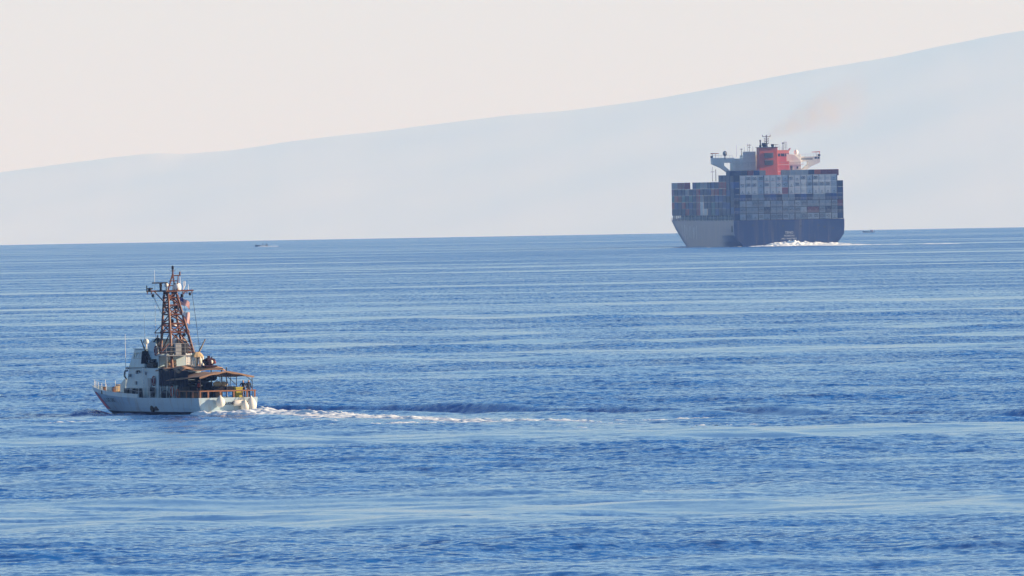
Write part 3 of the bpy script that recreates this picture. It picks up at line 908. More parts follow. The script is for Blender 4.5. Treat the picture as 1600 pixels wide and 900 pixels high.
MB().hexa([(-.55, .30, .35), (.55, .30, .35), (.55, .36, .35), (-.55, .36, .35), (-.42, .22, 1.55), (.42, .22, 1.55), (.42, .28, 1.55), (-.42, .28, 1.55)]).build('shield', M_BLACK, g1)
b = MB().box(-.35, .35, -.75, .75, 0, .5).box(-.3, .3, -.4, .35, .5, .8)
thing(b, 'covered_locker', M_BLACK, (-1.85, 13.6, 4.27), 'black covered locker behind the gun beside the upper bridge', 'locker', bevel=.06)
g_ = gun((.35, 8.25, 4.25), 'dark machine gun aimed skyward above cloth strips aft of the mast', math.radians(52), math.radians(-62), 2.0)
# cover of cloth strips hung round the after gun
cv = empty('gun_cover', on_boat((.35, 8.25, 4.2)), PB_ROT)
tag(cv, 'tan topped cover with hanging white cloth strips round the after gun', 'gun cover')
def skirt(u, v):
    a = 2 * math.pi * v
    r = .05 + .56 * u ** .75 + .05 * math.sin(5 * a + 1) * u
    return r * math.cos(a), r * math.sin(a), 1.52 - .42 * u ** 1.8 - (.10 + .10 * math.sin(8 * a) + .06 * math.sin(3 * a)) * u ** 3
t_ = MB(); t_.grid(skirt, 8, 40); t_.build('hood', M_TAN, cv, smooth=True)
for k in range(22):
    a = 2 * math.pi * k / 22 + .05 * math.sin(k * 7); r = .56 + .05 * math.sin(k * 3.1); w = .05 + .025 * math.sin(k * 5)
    tx, ty = -math.sin(a) * w, math.cos(a) * w
    rr = r + .10 + .07 * math.sin(k * 2.3); zb = .02 + .22 * (math.sin(k * 4.7) > .5); sw = .08 * math.sin(k * 1.9)
    ca, sa = math.cos(a), math.sin(a)
    bx, by = rr * ca - sa * sw, rr * sa + ca * sw
    s = MB().hexa([(bx - tx, by - ty, zb), (bx + tx, by + ty, zb), (bx + tx + .02 * ca, by + ty + .02 * sa, zb), (bx - tx + .02 * ca, by - ty + .02 * sa, zb),
                   (r * ca - tx, r * sa - ty, 1.08), (r * ca + tx, r * sa + ty, 1.08), ((r + .02) * ca + tx, (r + .02) * sa + ty, 1.08), ((r + .02) * ca - tx, (r + .02) * sa - ty, 1.08)])
    s.build('cloth_strip', M_CLOTH if k % 5 else M_TAN, cv)
# slatted white rack beside it
rk = empty('slatted_rack', on_boat((.35, 10.35, 4.3)), PB_ROT)
tag(rk, 'upright white slatted rack at the foot of the mast', 'rack')
for x in (-.24, .24): MB().box(x - .04, x + .04, -.05, .05, 0, 1.3).build('upright', M_STEELW, rk)
for k in range(7): MB().box(-.20, .20, -.03, .03, .08 + k * .175, .19 + k * .175).build('slat', M_STEELW, rk)
# covered inflatable under the boat deck edge
rib = empty('inflatable_boat', on_boat((-.2, 9.0, 2.75)), PB_ROT)
tag(rib, 'dark navy inflatable boat stowed under the brown canvas aft of the deckhouse', 'inflatable boat')
tb = MB()
def tubepath(sgn):
    return [(sgn * 1.45, -2.6, .55), (sgn * 1.5, -1.0, .55), (sgn * 1.45, .6, .58), (sgn * 1.1, 1.8, .68), (sgn * .45, 2.5, .8), (0, 2.65, .82)]
for sgn in (-1, 1):
    P_ = tubepath(sgn)
    for a, b_ in zip(P_, P_[1:]): tb.tube(a, b_, .30, n=12)
    for a in P_: tb.ball(a, .30, n=10, k=6)
tb.build('buoyancy_tube', M_NAVY, rib, smooth=True)
vh = MB().grid(lambda u, v: ((v - .5) * 2.6 * (1 - max(0, u - .6) ** 2 * 4), -2.5 + 4.9 * u, .35 - .55 * (1 - abs(2 * v - 1)) * (1 - .3 * u)), 12, 8)
vh.build('hull', M_NAVY, rib)
MB().box(-.3, .3, -.8, -.1, .4, 1.1).build('console', M_DKGREY, rib)
for y in (7.4, 10.2): MB().box(-1.2, 1.2, y, y + .2, 2.63, 2.8).build('cradle', M_GREY, boat)
# canvas spread over the boat deck
def cvs(u, v):
    x = -2.35 + 4.75 * v; y = 6.2 + 5.9 * u
    e = min(u, 1 - u, v, 1 - v)
    z = 4.36 + .10 * math.sin(u * 7 + 1) * math.sin(v * 9) + .06 * math.sin(13 * v + 3 * u) - .40 * max(0, 1 - v * 7) * (.7 + .3 * math.sin(u * 15)) - .30 * max(0, 1 - u * 6) - .2 * max(0, v * 7 - 6)
    return x, y - 9, z - 4.2
b = MB(); b.grid(cvs, 30, 26)
o = thing(b, 'canvas_cover', M_TARP, (0, 9, 4.2), 'brown canvas spread over the boat deck aft of the mast', 'canvas', smooth=True)
s_ = o.modifiers.new('thickness', 'SOLIDIFY'); s_.thickness = .03
rc = MB()
for k, (y, z, r) in enumerate(((0, 0, .17), (.0, .30, .16), (.32, .02, .16))): rc.lathe([(.1, -.52), (r, -.48), (r * 1.06, 0), (r, .48), (.1, .52)], (0, y, z), 10, 'x')
thing(rc, 'canvas_rolls', M_TAN, (-1.15, 11.0, 4.55), 'pale tan rolls of canvas lashed below the mast platform', 'canvas rolls', smooth=True)
lp = MB()
def lump(u, v):
    a = 2 * math.pi * v; t = math.pi * u
    r = (.55 + .10 * math.sin(3 * a + 1) + .07 * math.sin(5 * a + 7 * u)) * math.sin(t) ** .8
    return r * math.cos(a) * 1.05, r * math.sin(a) * .9, .86 - .86 * u + .10 * math.sin(2 * a + 5 * u) * math.sin(t)
lp.grid(lump, 12, 20)
lp.box(-.6, .72, -.35, .35, -.04, .10).box(-.1, .12, -.1, .1, .7, 1.0).tube((.3, .1, .5), (.36, .1, .9), .06)
o = thing(lp, 'covered_equipment', mat('dark maroon cover', (.035, .014, .018), .8, spec=.15), (.95, 6.9, 4.35), 'dark lumpy covered equipment perched at the after end of brown canvas', 'equipment', smooth=False)
MB().ball((.12, -.50, .42), .13, .07, .17).build('white_tag', M_CLOTH, o)
MB().ball((.46, -.36, .38), .14, .07, .16).build('red_patch', M_RINGD, o)

# deck clutter under the awning
thing(MB().box(-.36, .36, -.4, .4, 0, 1.4).box(-.4, .4, -.44, .44, 1.4, 1.5), 'tall_locker', M_NAVY, (-.62, 3.5, 1.45), 'tall dark blue locker under the awning', 'locker', bevel=.04)
bn = MB().box(-1.15, 1.15, -.35, .35, .55, 1.05)
for x in (-1.05, 1.0): bn.box(x, x + .1, -.3, .3, 0, .55)
thing(bn, 'long_bench', M_BLACK, (.55, 2.5, 1.45), 'long black bench locker across the stern deck under the awning', 'bench', bevel=.03)
for x, s, lab in ((-.05, .30, 'left tan kit bag lying on the long black bench'), (.62, .26, 'right tan kit bag lying on the long black bench')):
    b = MB().ball((0, 0, s * .8), s * 1.5, s, s * .85, 12, 8); b.ball((s * .5, -.1, s * 1.25), s * .5, s * .5, s * .4, 8, 5)
    o = thing(b, 'kit_bag', M_TAN, (x, 2.5, 2.50), lab, 'bag', 'kit bags under the awning', smooth=True)
    MB().torus((0, 0, s * 1.45), s * .45, .03, 'y', 12, 5).build('handle', M_DKGREY, o)
yb_ = MB().hexa([(-.30, -.25, 0), (.30, -.25, 0), (.30, .25, 0), (-.30, .25, 0), (-.34, -.29, .9), (.34, -.29, .9), (.34, .29, .9), (-.34, .29, .9)])
o = thing(yb_, 'plastic_bin', M_YEL, (1.32, .75, 1.45), 'bright yellow plastic bin at the stern rail', 'bin', bevel=.03)
MB().box(-.37, .37, -.32, .32, .9, 1.0).build('lid', M_YEL, o)
hr = MB().torus((0, 0, .55), .34, .13, 'x', 16, 8).torus((0.18, 0, .55), .34, .11, 'x', 16, 8)
o = thing(hr, 'hose_reel', M_DKGREY, (-2.46, 12.75, 1.5), 'black hose reel on the side deck under the maroon life ring', 'hose reel', smooth=True)
MB().box(-.12, .3, -.06, .06, 0, .6).build('stand', M_GREY, o)
thing(MB().ball((0, 0, .35), .4, .55, .42, 10, 6).ball((.0, .5, .25), .3, .35, .3, 8, 5), 'covered_pump', M_NAVY, (-2.35, 9.7, 1.46), 'dark blue covered pump on the port side deck', 'pump', smooth=True)
lo = MB().torus((0, 0, .4), .38, .045, 'x', 16, 6)
thing(lo, 'hose_coil', M_ORANGE, (-2.35, 6.6, 1.5), 'orange hose coil standing on the port side deck', 'hose', smooth=True)
sl_ = MB().ball((0, 0, .62), .24, .26, .26, 12, 8).tube((0, 0, 0), (0, 0, .45), .07)
o = thing(sl_, 'searchlight', M_FEND, (-.92, 17.6, 6.08), 'cream searchlight on the pilothouse roof', 'searchlight', smooth=True)
MB().lathe([(.2, .22), (.22, .26), (.05, .28)], (0, 0, .62), 10, 'y').build('lens', M_GLASS, o)

# people: one continuous skinned body each
def person(name, p, rz, label, top, legs, arms='down', lean=0.0, height=1.76, hair=(.03, .02, .015), vest=None):
    s = height / 1.76
    J = {'pel': (0, 0, .95), 'chest': (0, .02 + lean * .5, 1.30), 'neck': (0, .01 + lean, 1.48), 'head': (0, .03 + lean, 1.56), 'crown': (0, .03 + lean, 1.71),
         'hl': (-.10, 0, .88), 'kl': (-.12, .05, .50), 'al': (-.13, 0, .09), 'tl': (-.14, .16, .04),
         'hr': (.10, 0, .88), 'kr': (.12, .02, .50), 'ar': (.13, -.05, .09), 'tr': (.14, .11, .04),
         'sl': (-.20, .01 + lean, 1.41), 'sr': (.20, .01 + lean, 1.41)}
    if arms == 'up':
        J.update(el=(-.34, .16 + lean, 1.28), wl=(-.16, .34 + lean, 1.50), fl=(-.10, .36 + lean, 1.58), er=(.34, .16 + lean, 1.28), wr=(.14, .34 + lean, 1.50), fr=(.08, .36 + lean, 1.58))
    elif arms == 'rail':
        J.update(el=(-.30, .10 + lean, 1.18), wl=(-.24, .36 + lean, 1.10), fl=(-.22, .46 + lean, 1.08), er=(.30, .10 + lean, 1.18), wr=(.24, .36 + lean, 1.10), fr=(.22, .46 + lean, 1.08))
    else:
        J.update(el=(-.27, -.02 + lean, 1.14), wl=(-.27, .10 + lean, .90), fl=(-.26, .14 + lean, .80), er=(.27, -.02 + lean, 1.14), wr=(.27, .10 + lean, .90), fr=(.26, .14 + lean, .80))
    R = dict(pel=.155, chest=.17, neck=.065, head=.09, crown=.085, hl=.10, kl=.075, al=.055, tl=.045, hr=.10, kr=.075, ar=.055, tr=.045, sl=.075, sr=.075, el=.055, er=.055, wl=.04, wr=.04, fl=.035, fr=.035)
    names = list(J); ix = {k: i for i, k in enumerate(names)}
    E = [('pel', 'chest'), ('chest', 'neck'), ('neck', 'head'), ('head', 'crown'), ('pel', 'hl'), ('hl', 'kl'), ('kl', 'al'), ('al', 'tl'), ('pel', 'hr'), ('hr', 'kr'), ('kr', 'ar'), ('ar', 'tr'),
         ('chest', 'sl'), ('sl', 'el'), ('el', 'wl'), ('wl', 'fl'), ('chest', 'sr'), ('sr', 'er'), ('er', 'wr'), ('wr', 'fr')]
    m = bpy.data.meshes.new(name)
    m.from_pydata([tuple(c * s for c in J[k]) for k in names], [(ix[a], ix[b_]) for a, b_ in E], [])
    t = bpy.data.objects.new(name, m); COL.objects.link(t)
    t.modifiers.new('skin', 'SKIN'); sb = t.modifiers.new('sub', 'SUBSURF'); sb.levels = 1; sb.render_levels = 1
    for k in names:
        sv = m.skin_vertices[0].data[ix[k]]; sv.radius = (R[k] * s, R[k] * s * (.75 if k in ('pel', 'chest') else 1)); sv.use_root = (k == 'pel')
    dg = bpy.context.evaluated_depsgraph_get()
    me_ = bpy.data.meshes.new_from_object(t.evaluated_get(dg))
    bpy.data.objects.remove(t)
    me_.materials.clear()
    for q in (top, legs, M_SKIN, mat('hair %s' % (hair,), hair, .8)): me_.materials.append(q)
    wl_, wr_ = Vector(J['fl']) * s, Vector(J['fr']) * s
    for po in me_.polygons:
        c = po.center
        if c.z > 1.49 * s: po.material_index = 3 if (c.z > 1.66 * s or (c.y < (.0 + lean) * s and c.z > 1.56 * s)) else 2
        elif min((c - wl_).length, (c - wr_).length) < .13 * s: po.material_index = 2
        elif c.z < .93 * s and abs(c.x) < .23 * s: po.material_index = 1
        else: po.material_index = 0
        po.use_smooth = True
    o = obj(name, me_, None, on_boat(p), PB_ROT + rz)
    tag(o, label, 'person', 'crew on the patrol boat')
    if vest is not None:
        b = MB(); b.lathe([(.19 * s, 1.02 * s), (.215 * s, 1.15 * s), (.22 * s, 1.32 * s), (.17 * s, 1.43 * s)], (0, .01 + lean * .6, 0), 12)
        b.build('vest', vest, o, smooth=True)
    return o
M_CBLK = mat('black clothing', (.012, .012, .018), .9); M_CNAV = mat('navy clothing', (.018, .022, .05), .9); M_CWHT = mat('white shirt', (.7, .68, .64), .9); M_CTAN = mat('tan clothing', (.42, .30, .2), .9)
person('person', (-1.35, 13.6, 5.56), math.radians(20), 'person in dark clothing standing on the upper bridge beside the mast', M_CBLK, M_CBLK, 'rail', .05, 1.8)
person('person', (-.62, 11.5, 5.45), math.radians(-30), 'person in white shirt standing on the mast platform', M_CWHT, M_CBLK)
person('person', (-.28, 11.3, 5.45), math.radians(60), 'person in black facing another on the mast platform', M_CBLK, M_CBLK, 'down', .03)
person('person', (.12, 11.6, 5.45), math.radians(-70), 'person in tan top raising hands on the mast platform', M_CTAN, M_CBLK, 'up', .03)
person('person', (-1.05, 4.6, 1.45), math.radians(200), 'person in navy with orange vest standing under the awning', M_CNAV, M_CNAV, 'down', 0, 1.74, vest=M_ORANGE)
person('person', (1.95, 1.0, 1.45), math.radians(150), 'person in black at the stern rail beside the yellow bin', M_CBLK, M_CBLK, 'rail', .12, 1.66)
person('person', (2.45, 1.0, 1.45), math.radians(190), 'person in black at the starboard corner of the stern rail', M_CBLK, M_CBLK, 'down', .05, 1.68)
# ================================================================ container ship
M_SHULL = mat('navy hull paint', (.008, .030, .12), .40, var=.18, scale=.25, stretch=6, dirt=((.15, .13, .13), .6, .35, 12.0))
M_SBOOT = mat('faded boot topping', (.42, .30, .26), .6, var=.25, scale=.6, dirt=((.2, .12, .1), .5, .5, 3))
M_SDECK = mat('ship steel brown', (.06, .05, .05), .7, var=.2)
M_SDARK = mat('dark lashing steel', (.035, .045, .07), .6, var=.25, scale=.8)
M_SWHITE = mat('white superstructure', (.74, .74, .72), .5, var=.05, scale=.4, dirt=((.45, .40, .36), .35, .35, 6))
M_SALMON = mat('wheelhouse salmon', (.68, .30, .26), .5, var=.08, scale=.4)  # even salmon tone of the wheelhouse block and its screen
M_FUNNEL = mat('funnel red', (.56, .11, .07), .6, var=.12, scale=.3, dirt=((.30, .06, .05), .6, .25, 4))
M_LOUV = mat('louvre grey', (.10, .11, .13), .6)
M_SGLASS = mat('bridge glass', (.015, .03, .06), .08, spec=.8, var=.02)
M_LETTER = mat('white lettering', (.62, .64, .66), .6)
M_SRAIL = mat('galvanised rail', (.40, .42, .45), .6)
ship = empty('container_ship', SH, SH_ROT)
tag(ship, 'dark blue container ship with red funnel seen from the stern, smoke above', 'container ship')

SL = 300.0; SB = 22.8; SDK = 10.8
SLV = [(-4.0, 13.0), (-.2, 18.6), (2.0, 20.7), (4.6, 22.55), (7.4, 22.8), (SDK, 22.8)]
def ship_pt(k, s):
    z, B0 = SLV[k]
    f = k / 5.0
    y_end = 268 + 32 * f ** 1.3
    y = s * y_end
    a = smoothstep(0, 55, np.float64(y))
    B = B0 + (SB - B0) * float(a)
    bow = .60 + .14 * f
    t = max(0.0, (s - bow) / (1 - bow))
    p = 1.6 + 1.1 * f
    return (B * (1 - t ** p) + .08, y, z + (2.6 * max(0, (s - .86) / .14) if k == 5 else 0))
def ship_half(y, z):
    pts = []
    for k in range(6):
        ye = 268 + 32 * (k / 5.0) ** 1.3
        h = ship_pt(k, min(1, max(0, y / ye))); pts.append((SLV[k][0], h[0]))
    for a, b_ in zip(pts, pts[1:]):
        if a[0] <= z <= b_[0]: return a[1] + (b_[1] - a[1]) * (z - a[0]) / (b_[0] - a[0])
    return pts[-1][1]
NSS = 60; n = NSS + 1
sst = [(i / NSS) ** 1.15 for i in range(n)]
hb = MB()
for sgn in (-1, 1):
    o0 = len(hb.v)
    for k in range(6):
        for s in sst:
            x, y, z = ship_pt(k, s); hb.v.append((sgn * x, y, z))
    for k in range(5):
        for i in range(NSS):
            hb.f.append(tuple(o0 + q for q in (k * n + i, k * n + i + 1, (k + 1) * n + i + 1, (k + 1) * n + i))); hb.m.append(1 if k < 1 else 0)
for k in range(5):
    for e in (0, NSS):
        hb.f.append((k * n + e, (k + 1) * n + e, (k + 1) * n + e + 6 * n, k * n + e + 6 * n)); hb.m.append(0)
for i in range(NSS):
    hb.f.append((i, i + 1, i + 1 + 6 * n, i + 6 * n)); hb.m.append(1)
shull = hb.build('hull', [M_SHULL, M_SBOOT], ship)
vs = []
for s in sst:
    x, y, z = ship_pt(5, s); vs += [(-x + .1, y, z - .15), (x - .1, y, z - .15)]
MB().add(vs, [(2 * i, 2 * i + 1, 2 * i + 3, 2 * i + 2) for i in range(NSS)]).build('deck', M_SDECK, ship)
# stern lettering and the weathered name along the side
for body, size, z, wdt in (('TENO', 1.45, 5.4, 3.4), ('MONROVIA', 1.0, 4.1, 4.3), ('IMO', .95, 2.9, 1.5), ('9447902', .95, 2.9, 4.2)):
    me = text_mesh(body, size)
    w_ = max(v.co.x for v in me.vertices) - min(v.co.x for v in me.vertices)
    for v in me.vertices: v.co = (v.co.x * wdt / w_ + {'IMO': -2.4, '9447902': 1.0}.get(body, 0), -.06, z + v.co.y)
    me.materials.append(M_LETTER); obj('lettering', me, shull)
# faded, streaked remains of paint on the port side (no longer readable)
sr = random.Random(8)
M_STREAK = mat('faded side paint', (.30, .33, .38), .38, var=.6, scale=.7, stretch=10)
for k in range(15):
    y0_ = 140 + k * 3.9 + sr.uniform(-.8, .8); w_ = sr.uniform(.7, 2.4); za = sr.uniform(2.6, 5.0); zb = sr.uniform(7.4, 9.2)
    MB().grid(lambda u, v: (-(ship_half(y0_ + w_ * v, za + (zb - za) * u) + .03), y0_ + w_ * v * (.55 + .45 * u), za + (zb - za) * u), 6, 2).build('paint_streak', M_STREAK, shull)
for x, z in ((12.2, 8.2), (14.6, 7.6), (-15, 8.6), (-2.5, 8.2), (18.2, 7.0), (5, 8.0)):
    MB().box(x - .45, x + .45, -.09, .05, z - .35, z + .35).build('stern_chock', M_SDARK, shull)
MB().box(-22.95, -22.6, 4.0, 8.5, 6.0, 8.6).build('side_opening', M_BLACK, shull)
# bulwark edge and side passage posts
for sgn in (-1, 1):
    b = MB().path([(sgn * (ship_half(y, SDK) - .15), y, SDK + 1.15) for y in range(6, 252, 6)], .09, 4)
    b.path([(sgn * (ship_half(y, SDK) - .15), y, SDK + .6) for y in range(6, 252, 6)], .06, 4)
    for y in range(6, 252, 6): b.tube((sgn * (ship_half(y, SDK) - .15), y, SDK - .1), (sgn * (ship_half(y, SDK) - .15), y, SDK + 1.15), .07, n=4)
    b.build('side_rail', M_SRAIL, ship)
    for j, y in enumerate(range(12, 250, 7)):
        MB().box(sgn * (ship_half(y, SDK) - .9) - .22, sgn * (ship_half(y, SDK) - .9) + .22, y - .3, y + .3, SDK - .1, SDK + 2.35).build('passage_post', M_SRAIL if j % 2 else M_SWHITE, ship)
    MB().add([(sgn * (ship_half(y, SDK) - q), y, z) for y in (14, 60, 120, 180, 215, 240, 252) for q, z in ((.5, SDK + 2.0), (.5, SDK + 2.3), (4.5, SDK + 2.3), (4.5, SDK + 2.0))],
             [(4 * i + j, 4 * i + (j + 1) % 4, 4 * i + 4 + (j + 1) % 4, 4 * i + 4 + j) for i in range(6) for j in range(4)] + [(0, 1, 2, 3), (27, 26, 25, 24)]).build('passage_roof', M_SDARK, ship)
    MB().add([(sgn * (ship_half(y, SDK) - q), y, z) for y in (14, 60, 120, 180, 215, 240, 252) for q, z in ((4.0, SDK - .1), (4.0, SDK + 2.0), (4.4, SDK + 2.0), (4.4, SDK - .1))],
             [(4 * i + j, 4 * i + (j + 1) % 4, 4 * i + 4 + (j + 1) % 4, 4 * i + 4 + j) for i in range(6) for j in range(4)] + [(0, 1, 2, 3), (27, 26, 25, 24)]).build('hatch_coaming', M_SDARK, ship)

# ---------------------------------------------------------------- containers: each one a thing of its own
CW, CH = 2.50, 2.60
SP = lambda p: from_local(SH, SH_ROT, p)
CCOL = {'navy': (.014, .038, .115), 'blue': (.018, .062, .22), 'dark': (.009, .020, .060), 'teal': (.05, .16, .19), 'red': (.26, .04, .045), 'maroon': (.16, .03, .045), 'pink': (.28, .09, .10),
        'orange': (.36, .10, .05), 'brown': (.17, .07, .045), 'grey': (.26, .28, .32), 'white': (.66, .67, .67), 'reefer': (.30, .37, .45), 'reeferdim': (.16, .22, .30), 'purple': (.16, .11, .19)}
def cmat(c):
    return mat('container ' + c, CCOL[c], .55, var=.12, scale=.5, dirt=((.12, .09, .08), .35, .5, 3))
CMESH = {}
def container_mesh(c, end, ln=12.19, tall=False):
    key = (c, end, tall)
    if key in CMESH: return CMESH[key]
    b = MB(); w, h = 2.44, (2.72 if tall else 2.56)
    b.box(-w / 2 + .05, w / 2 - .05, .08, ln - .08, .05, h - .05)
    for x in (-w / 2, w / 2 - .16):
        for y in (0, ln - .2): b.box(x, x + .16, y, y + .2, 0, h)
    for z in (0, h - .14):
        for y in (0, ln - .12): b.box(-w / 2 + .161, w / 2 - .161, y, y + .12, z, z + .14)
        for x in (-w / 2, w / 2 - .1): b.box(x, x + .1, .201, ln - .201, z, z + .14)
    n_ = 9      # side corrugations
    for i in range(n_):
        y = .5 + (ln - 1.3) * i / (n_ - 1)
        for sg in (-1, 1): b.box(sg * (w / 2 - .035) - .02, sg * (w / 2 - .035) + .02, y, y + .45, .18, h - .2)
    if end == 'door':
        b.box(-.04, .04, .03, .09, .16, h - .16)
        for x in (-.75, -.35, .35, .75): b.tube((x, .05, .15), (x, .05, h - .15), .03, n=4)
    CMESH[key] = b.mesh('container', cmat(c))
    return CMESH[key]
# shared meshes of the reefer ends
def reefer_parts():
    P = {}
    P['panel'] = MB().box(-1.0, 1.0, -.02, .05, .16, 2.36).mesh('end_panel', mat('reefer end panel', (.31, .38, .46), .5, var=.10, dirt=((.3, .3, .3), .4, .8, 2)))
    P['paneldim'] = MB().box(-1.0, 1.0, -.02, .05, .16, 2.36).mesh('end_panel', mat('reefer dim panel', (.19, .25, .33), .55, var=.2))  # duller grey end panel for the dim reefers
    b = MB()
    b.prism_xz([(0, 1.32), (.10, 1.12), (.32, 1.08), (.15, .94), (.2, .72), (0, .84), (-.2, .72), (-.15, .94), (-.32, 1.08), (-.10, 1.12)], -.07, -.025)
    b.box(-.62, .62, -.06, -.025, .30, .46)
    P['star'] = b.mesh('emblem', mat('emblem dark', (.04, .06, .10), .6))
    b = MB(); b.torus((-.38, -.03, 1.30), .32, .10, 'y', 12, 6); b.torus((.42, -.03, 1.30), .32, .10, 'y', 12, 6); b.box(-.85, .85, -.06, -.025, .66, .82)
    b.box(-.8, .8, -.06, -.025, 1.72, 1.86)
    P['fan'] = b.mesh('fan_grille', mat('fan grille dark', (.045, .055, .075), .6))
    b = MB(); b.torus((.15, -.03, 1.25), .42, .09, 'y', 12, 6); b.box(-.8, -.3, -.06, -.025, 1.2, 1.5); b.box(-.6, .7, -.06, -.025, .5, .62)
    P['unit'] = b.mesh('cooling_unit', MATS['fan grille dark'])
    b = MB(); b.box(-.7, -.55, -.06, -.025, .8, 1.5); b.box(-.25, -.1, -.06, -.025, .8, 1.4); b.box(.2, .62, -.06, -.025, 1.2, 1.35); b.box(.25, .4, -.06, -.025, .75, 1.2)
    P['mark'] = b.mesh('marking', mat('marking grey', (.22, .25, .3), .6))
    return P
RP = reefer_parts()
ORD = ['first', 'second', 'third', 'fourth', 'fifth', 'sixth', 'seventh', 'eighth', 'ninth', 'tenth', 'eleventh', 'twelfth', 'thirteenth', 'fourteenth', 'fifteenth', 'sixteenth', 'seventeenth', 'eighteenth', 'nineteenth', 'twentieth']
CNAME = {'navy': 'navy', 'blue': 'blue', 'dark': 'blackish blue', 'teal': 'teal', 'red': 'red', 'maroon': 'maroon', 'pink': 'faded red', 'orange': 'orange', 'brown': 'brown', 'grey': 'grey', 'white': 'white', 'reefer': 'pale grey', 'reeferdim': 'dim grey', 'purple': 'purplish'}
def put_container(c, end, p, label, group, tall=False):
    o = obj('reefer_container' if end == 'reefer' else 'shipping_container', container_mesh(c, end, tall=tall), None, SP(p), SH_ROT)
    return tag(o, label, 'container', group)
# the stern bay: eighteen across, seven high, mostly pale reefers in the middle sixteen
rr = random.Random(4)
BOT = SDK + .12
pat_top = ['msfsf..', '']
for col in range(18):
    x = -SB + 1.37 + col * (2 * SB - 2.74) / 17
    nt = 7 if 1 <= col <= 16 else 6
    if col == 0: nt = 7
    for t in range(nt):
        row = 6 - t            # 0 = top row
        if col == 0: c, end = ('navy', 'blue', 'dark', 'navy')[t % 4], 'door'
        elif col == 17: c, end = ('navy', 'dark', 'maroon', 'navy', 'navy', 'dark')[t], 'door'
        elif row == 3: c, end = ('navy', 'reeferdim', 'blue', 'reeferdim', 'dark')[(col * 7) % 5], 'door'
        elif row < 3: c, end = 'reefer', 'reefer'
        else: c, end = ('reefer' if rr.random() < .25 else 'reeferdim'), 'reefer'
        if (row, col) == (2, 8): c, end = 'pink', 'door'
        if row == 5 and col in (12, 13): c, end = 'maroon', 'door'
        if row == 5 and col in (5, 15): c, end = 'dark', 'door'
        lab = '%s container in stern stack, %s row from top, %s from left' % (CNAME[c], ORD[row], ORD[col])
        if end == 'reefer': lab = '%s refrigerated container in stern stack, %s row from top, %s from left' % (CNAME[c], ORD[row], ORD[col])
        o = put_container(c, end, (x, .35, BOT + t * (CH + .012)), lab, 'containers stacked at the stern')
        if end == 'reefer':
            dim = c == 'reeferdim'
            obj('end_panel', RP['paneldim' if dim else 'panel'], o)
            k = rr.choice(['star', 'star', 'fan', 'unit', 'mark', 'star', 'fan']) if row != 2 else rr.choice(['star', 'star', 'star', 'star', 'mark'])
            obj({'star': 'emblem', 'fan': 'fan_grille', 'unit': 'cooling_unit', 'mark': 'marking'}[k], RP[k], o)
for col in (0, 4, 8, 12, 16):
    x = -SB + 1.37 + (col + .5) * (2 * SB - 2.74) / 17
    MB().box(x - .13, x + .13, .12, .34, SDK + 8.9, SDK + 18.2).build('gap_strip', M_SDARK, ship)  # added dark strips standing in for the dark gaps between container groups
# lashing bridge in front of the three lower tiers
LB = SDK - .1
for i in range(10):
    x = -SB + 1.37 + (-.5 + i * 2) * (2 * SB - 2.74) / 17
    if abs(x) > SB - .2: x = math.copysign(SB - .35, x)
    MB().box(x - .14, x + .14, -.10, .22, LB, LB + 8.9).build('lashing_post', M_SDARK, ship)
for k, z in enumerate((LB + 2.72, LB + 5.34, LB + 8.0)):
    b = MB().box(-SB + .3, SB - .3, -.16, -.101, z - .10, z + .10); b.build('lashing_walkway', M_SDARK, ship)
    b = MB().tube((-SB + .3, -.2, z + .55), (SB - .3, -.2, z + .55), .04, n=4).tube((-SB + .3, -.2, z + 1.05), (SB - .3, -.2, z + 1.05), .05, n=4)
    for i in range(37): b.tube((-SB + .35 + i * (2 * SB - .7) / 36, -.2, z), (-SB + .35 + i * (2 * SB - .7) / 36, -.2, z + 1.05), .03, n=4)
    b.build('walkway_rail', M_SRAIL, ship)
lr = MB()
for i in range(16):
    x = -SB + 1.37 + (i + 1) * (2 * SB - 2.74) / 17
    for z in (LB + .3, LB + 2.9, LB + 5.5):
        lr.tube((x - 1.0, -.13, z), (x + 1.0, -.13, z + 2.2), .035, n=4); lr.tube((x + 1.0, -.14, z), (x - 1.0, -.14, z + 2.2), .035, n=4)
tag(lr.build('lashing_rods', M_SRAIL, ship), kind='stuff')
# second bay from the stern, one tier higher either side of the funnel
for col, c in [(0, 'navy'), (1, 'navy'), (2, 'dark'), (3, 'maroon'), (4, 'blue'), (5, 'grey'), (9, 'grey'), (10, 'reefer'), (11, 'reefer'), (12, 'reefer'), (13, 'navy'), (14, 'orange'), (15, 'maroon'), (16, 'maroon'), (17, 'maroon')]:
    x = -SB + 1.37 + col * (2 * SB - 2.74) / 17
    side = 'left' if col < 8 else 'right'
    o_ = ORD[col if col < 8 else col - 9]
    put_container(c, 'door', (x, 15.2, 28.62), '%s container atop stack %s of red funnel, %s from left there' % (CNAME[c], side, o_), 'containers either side of the funnel')
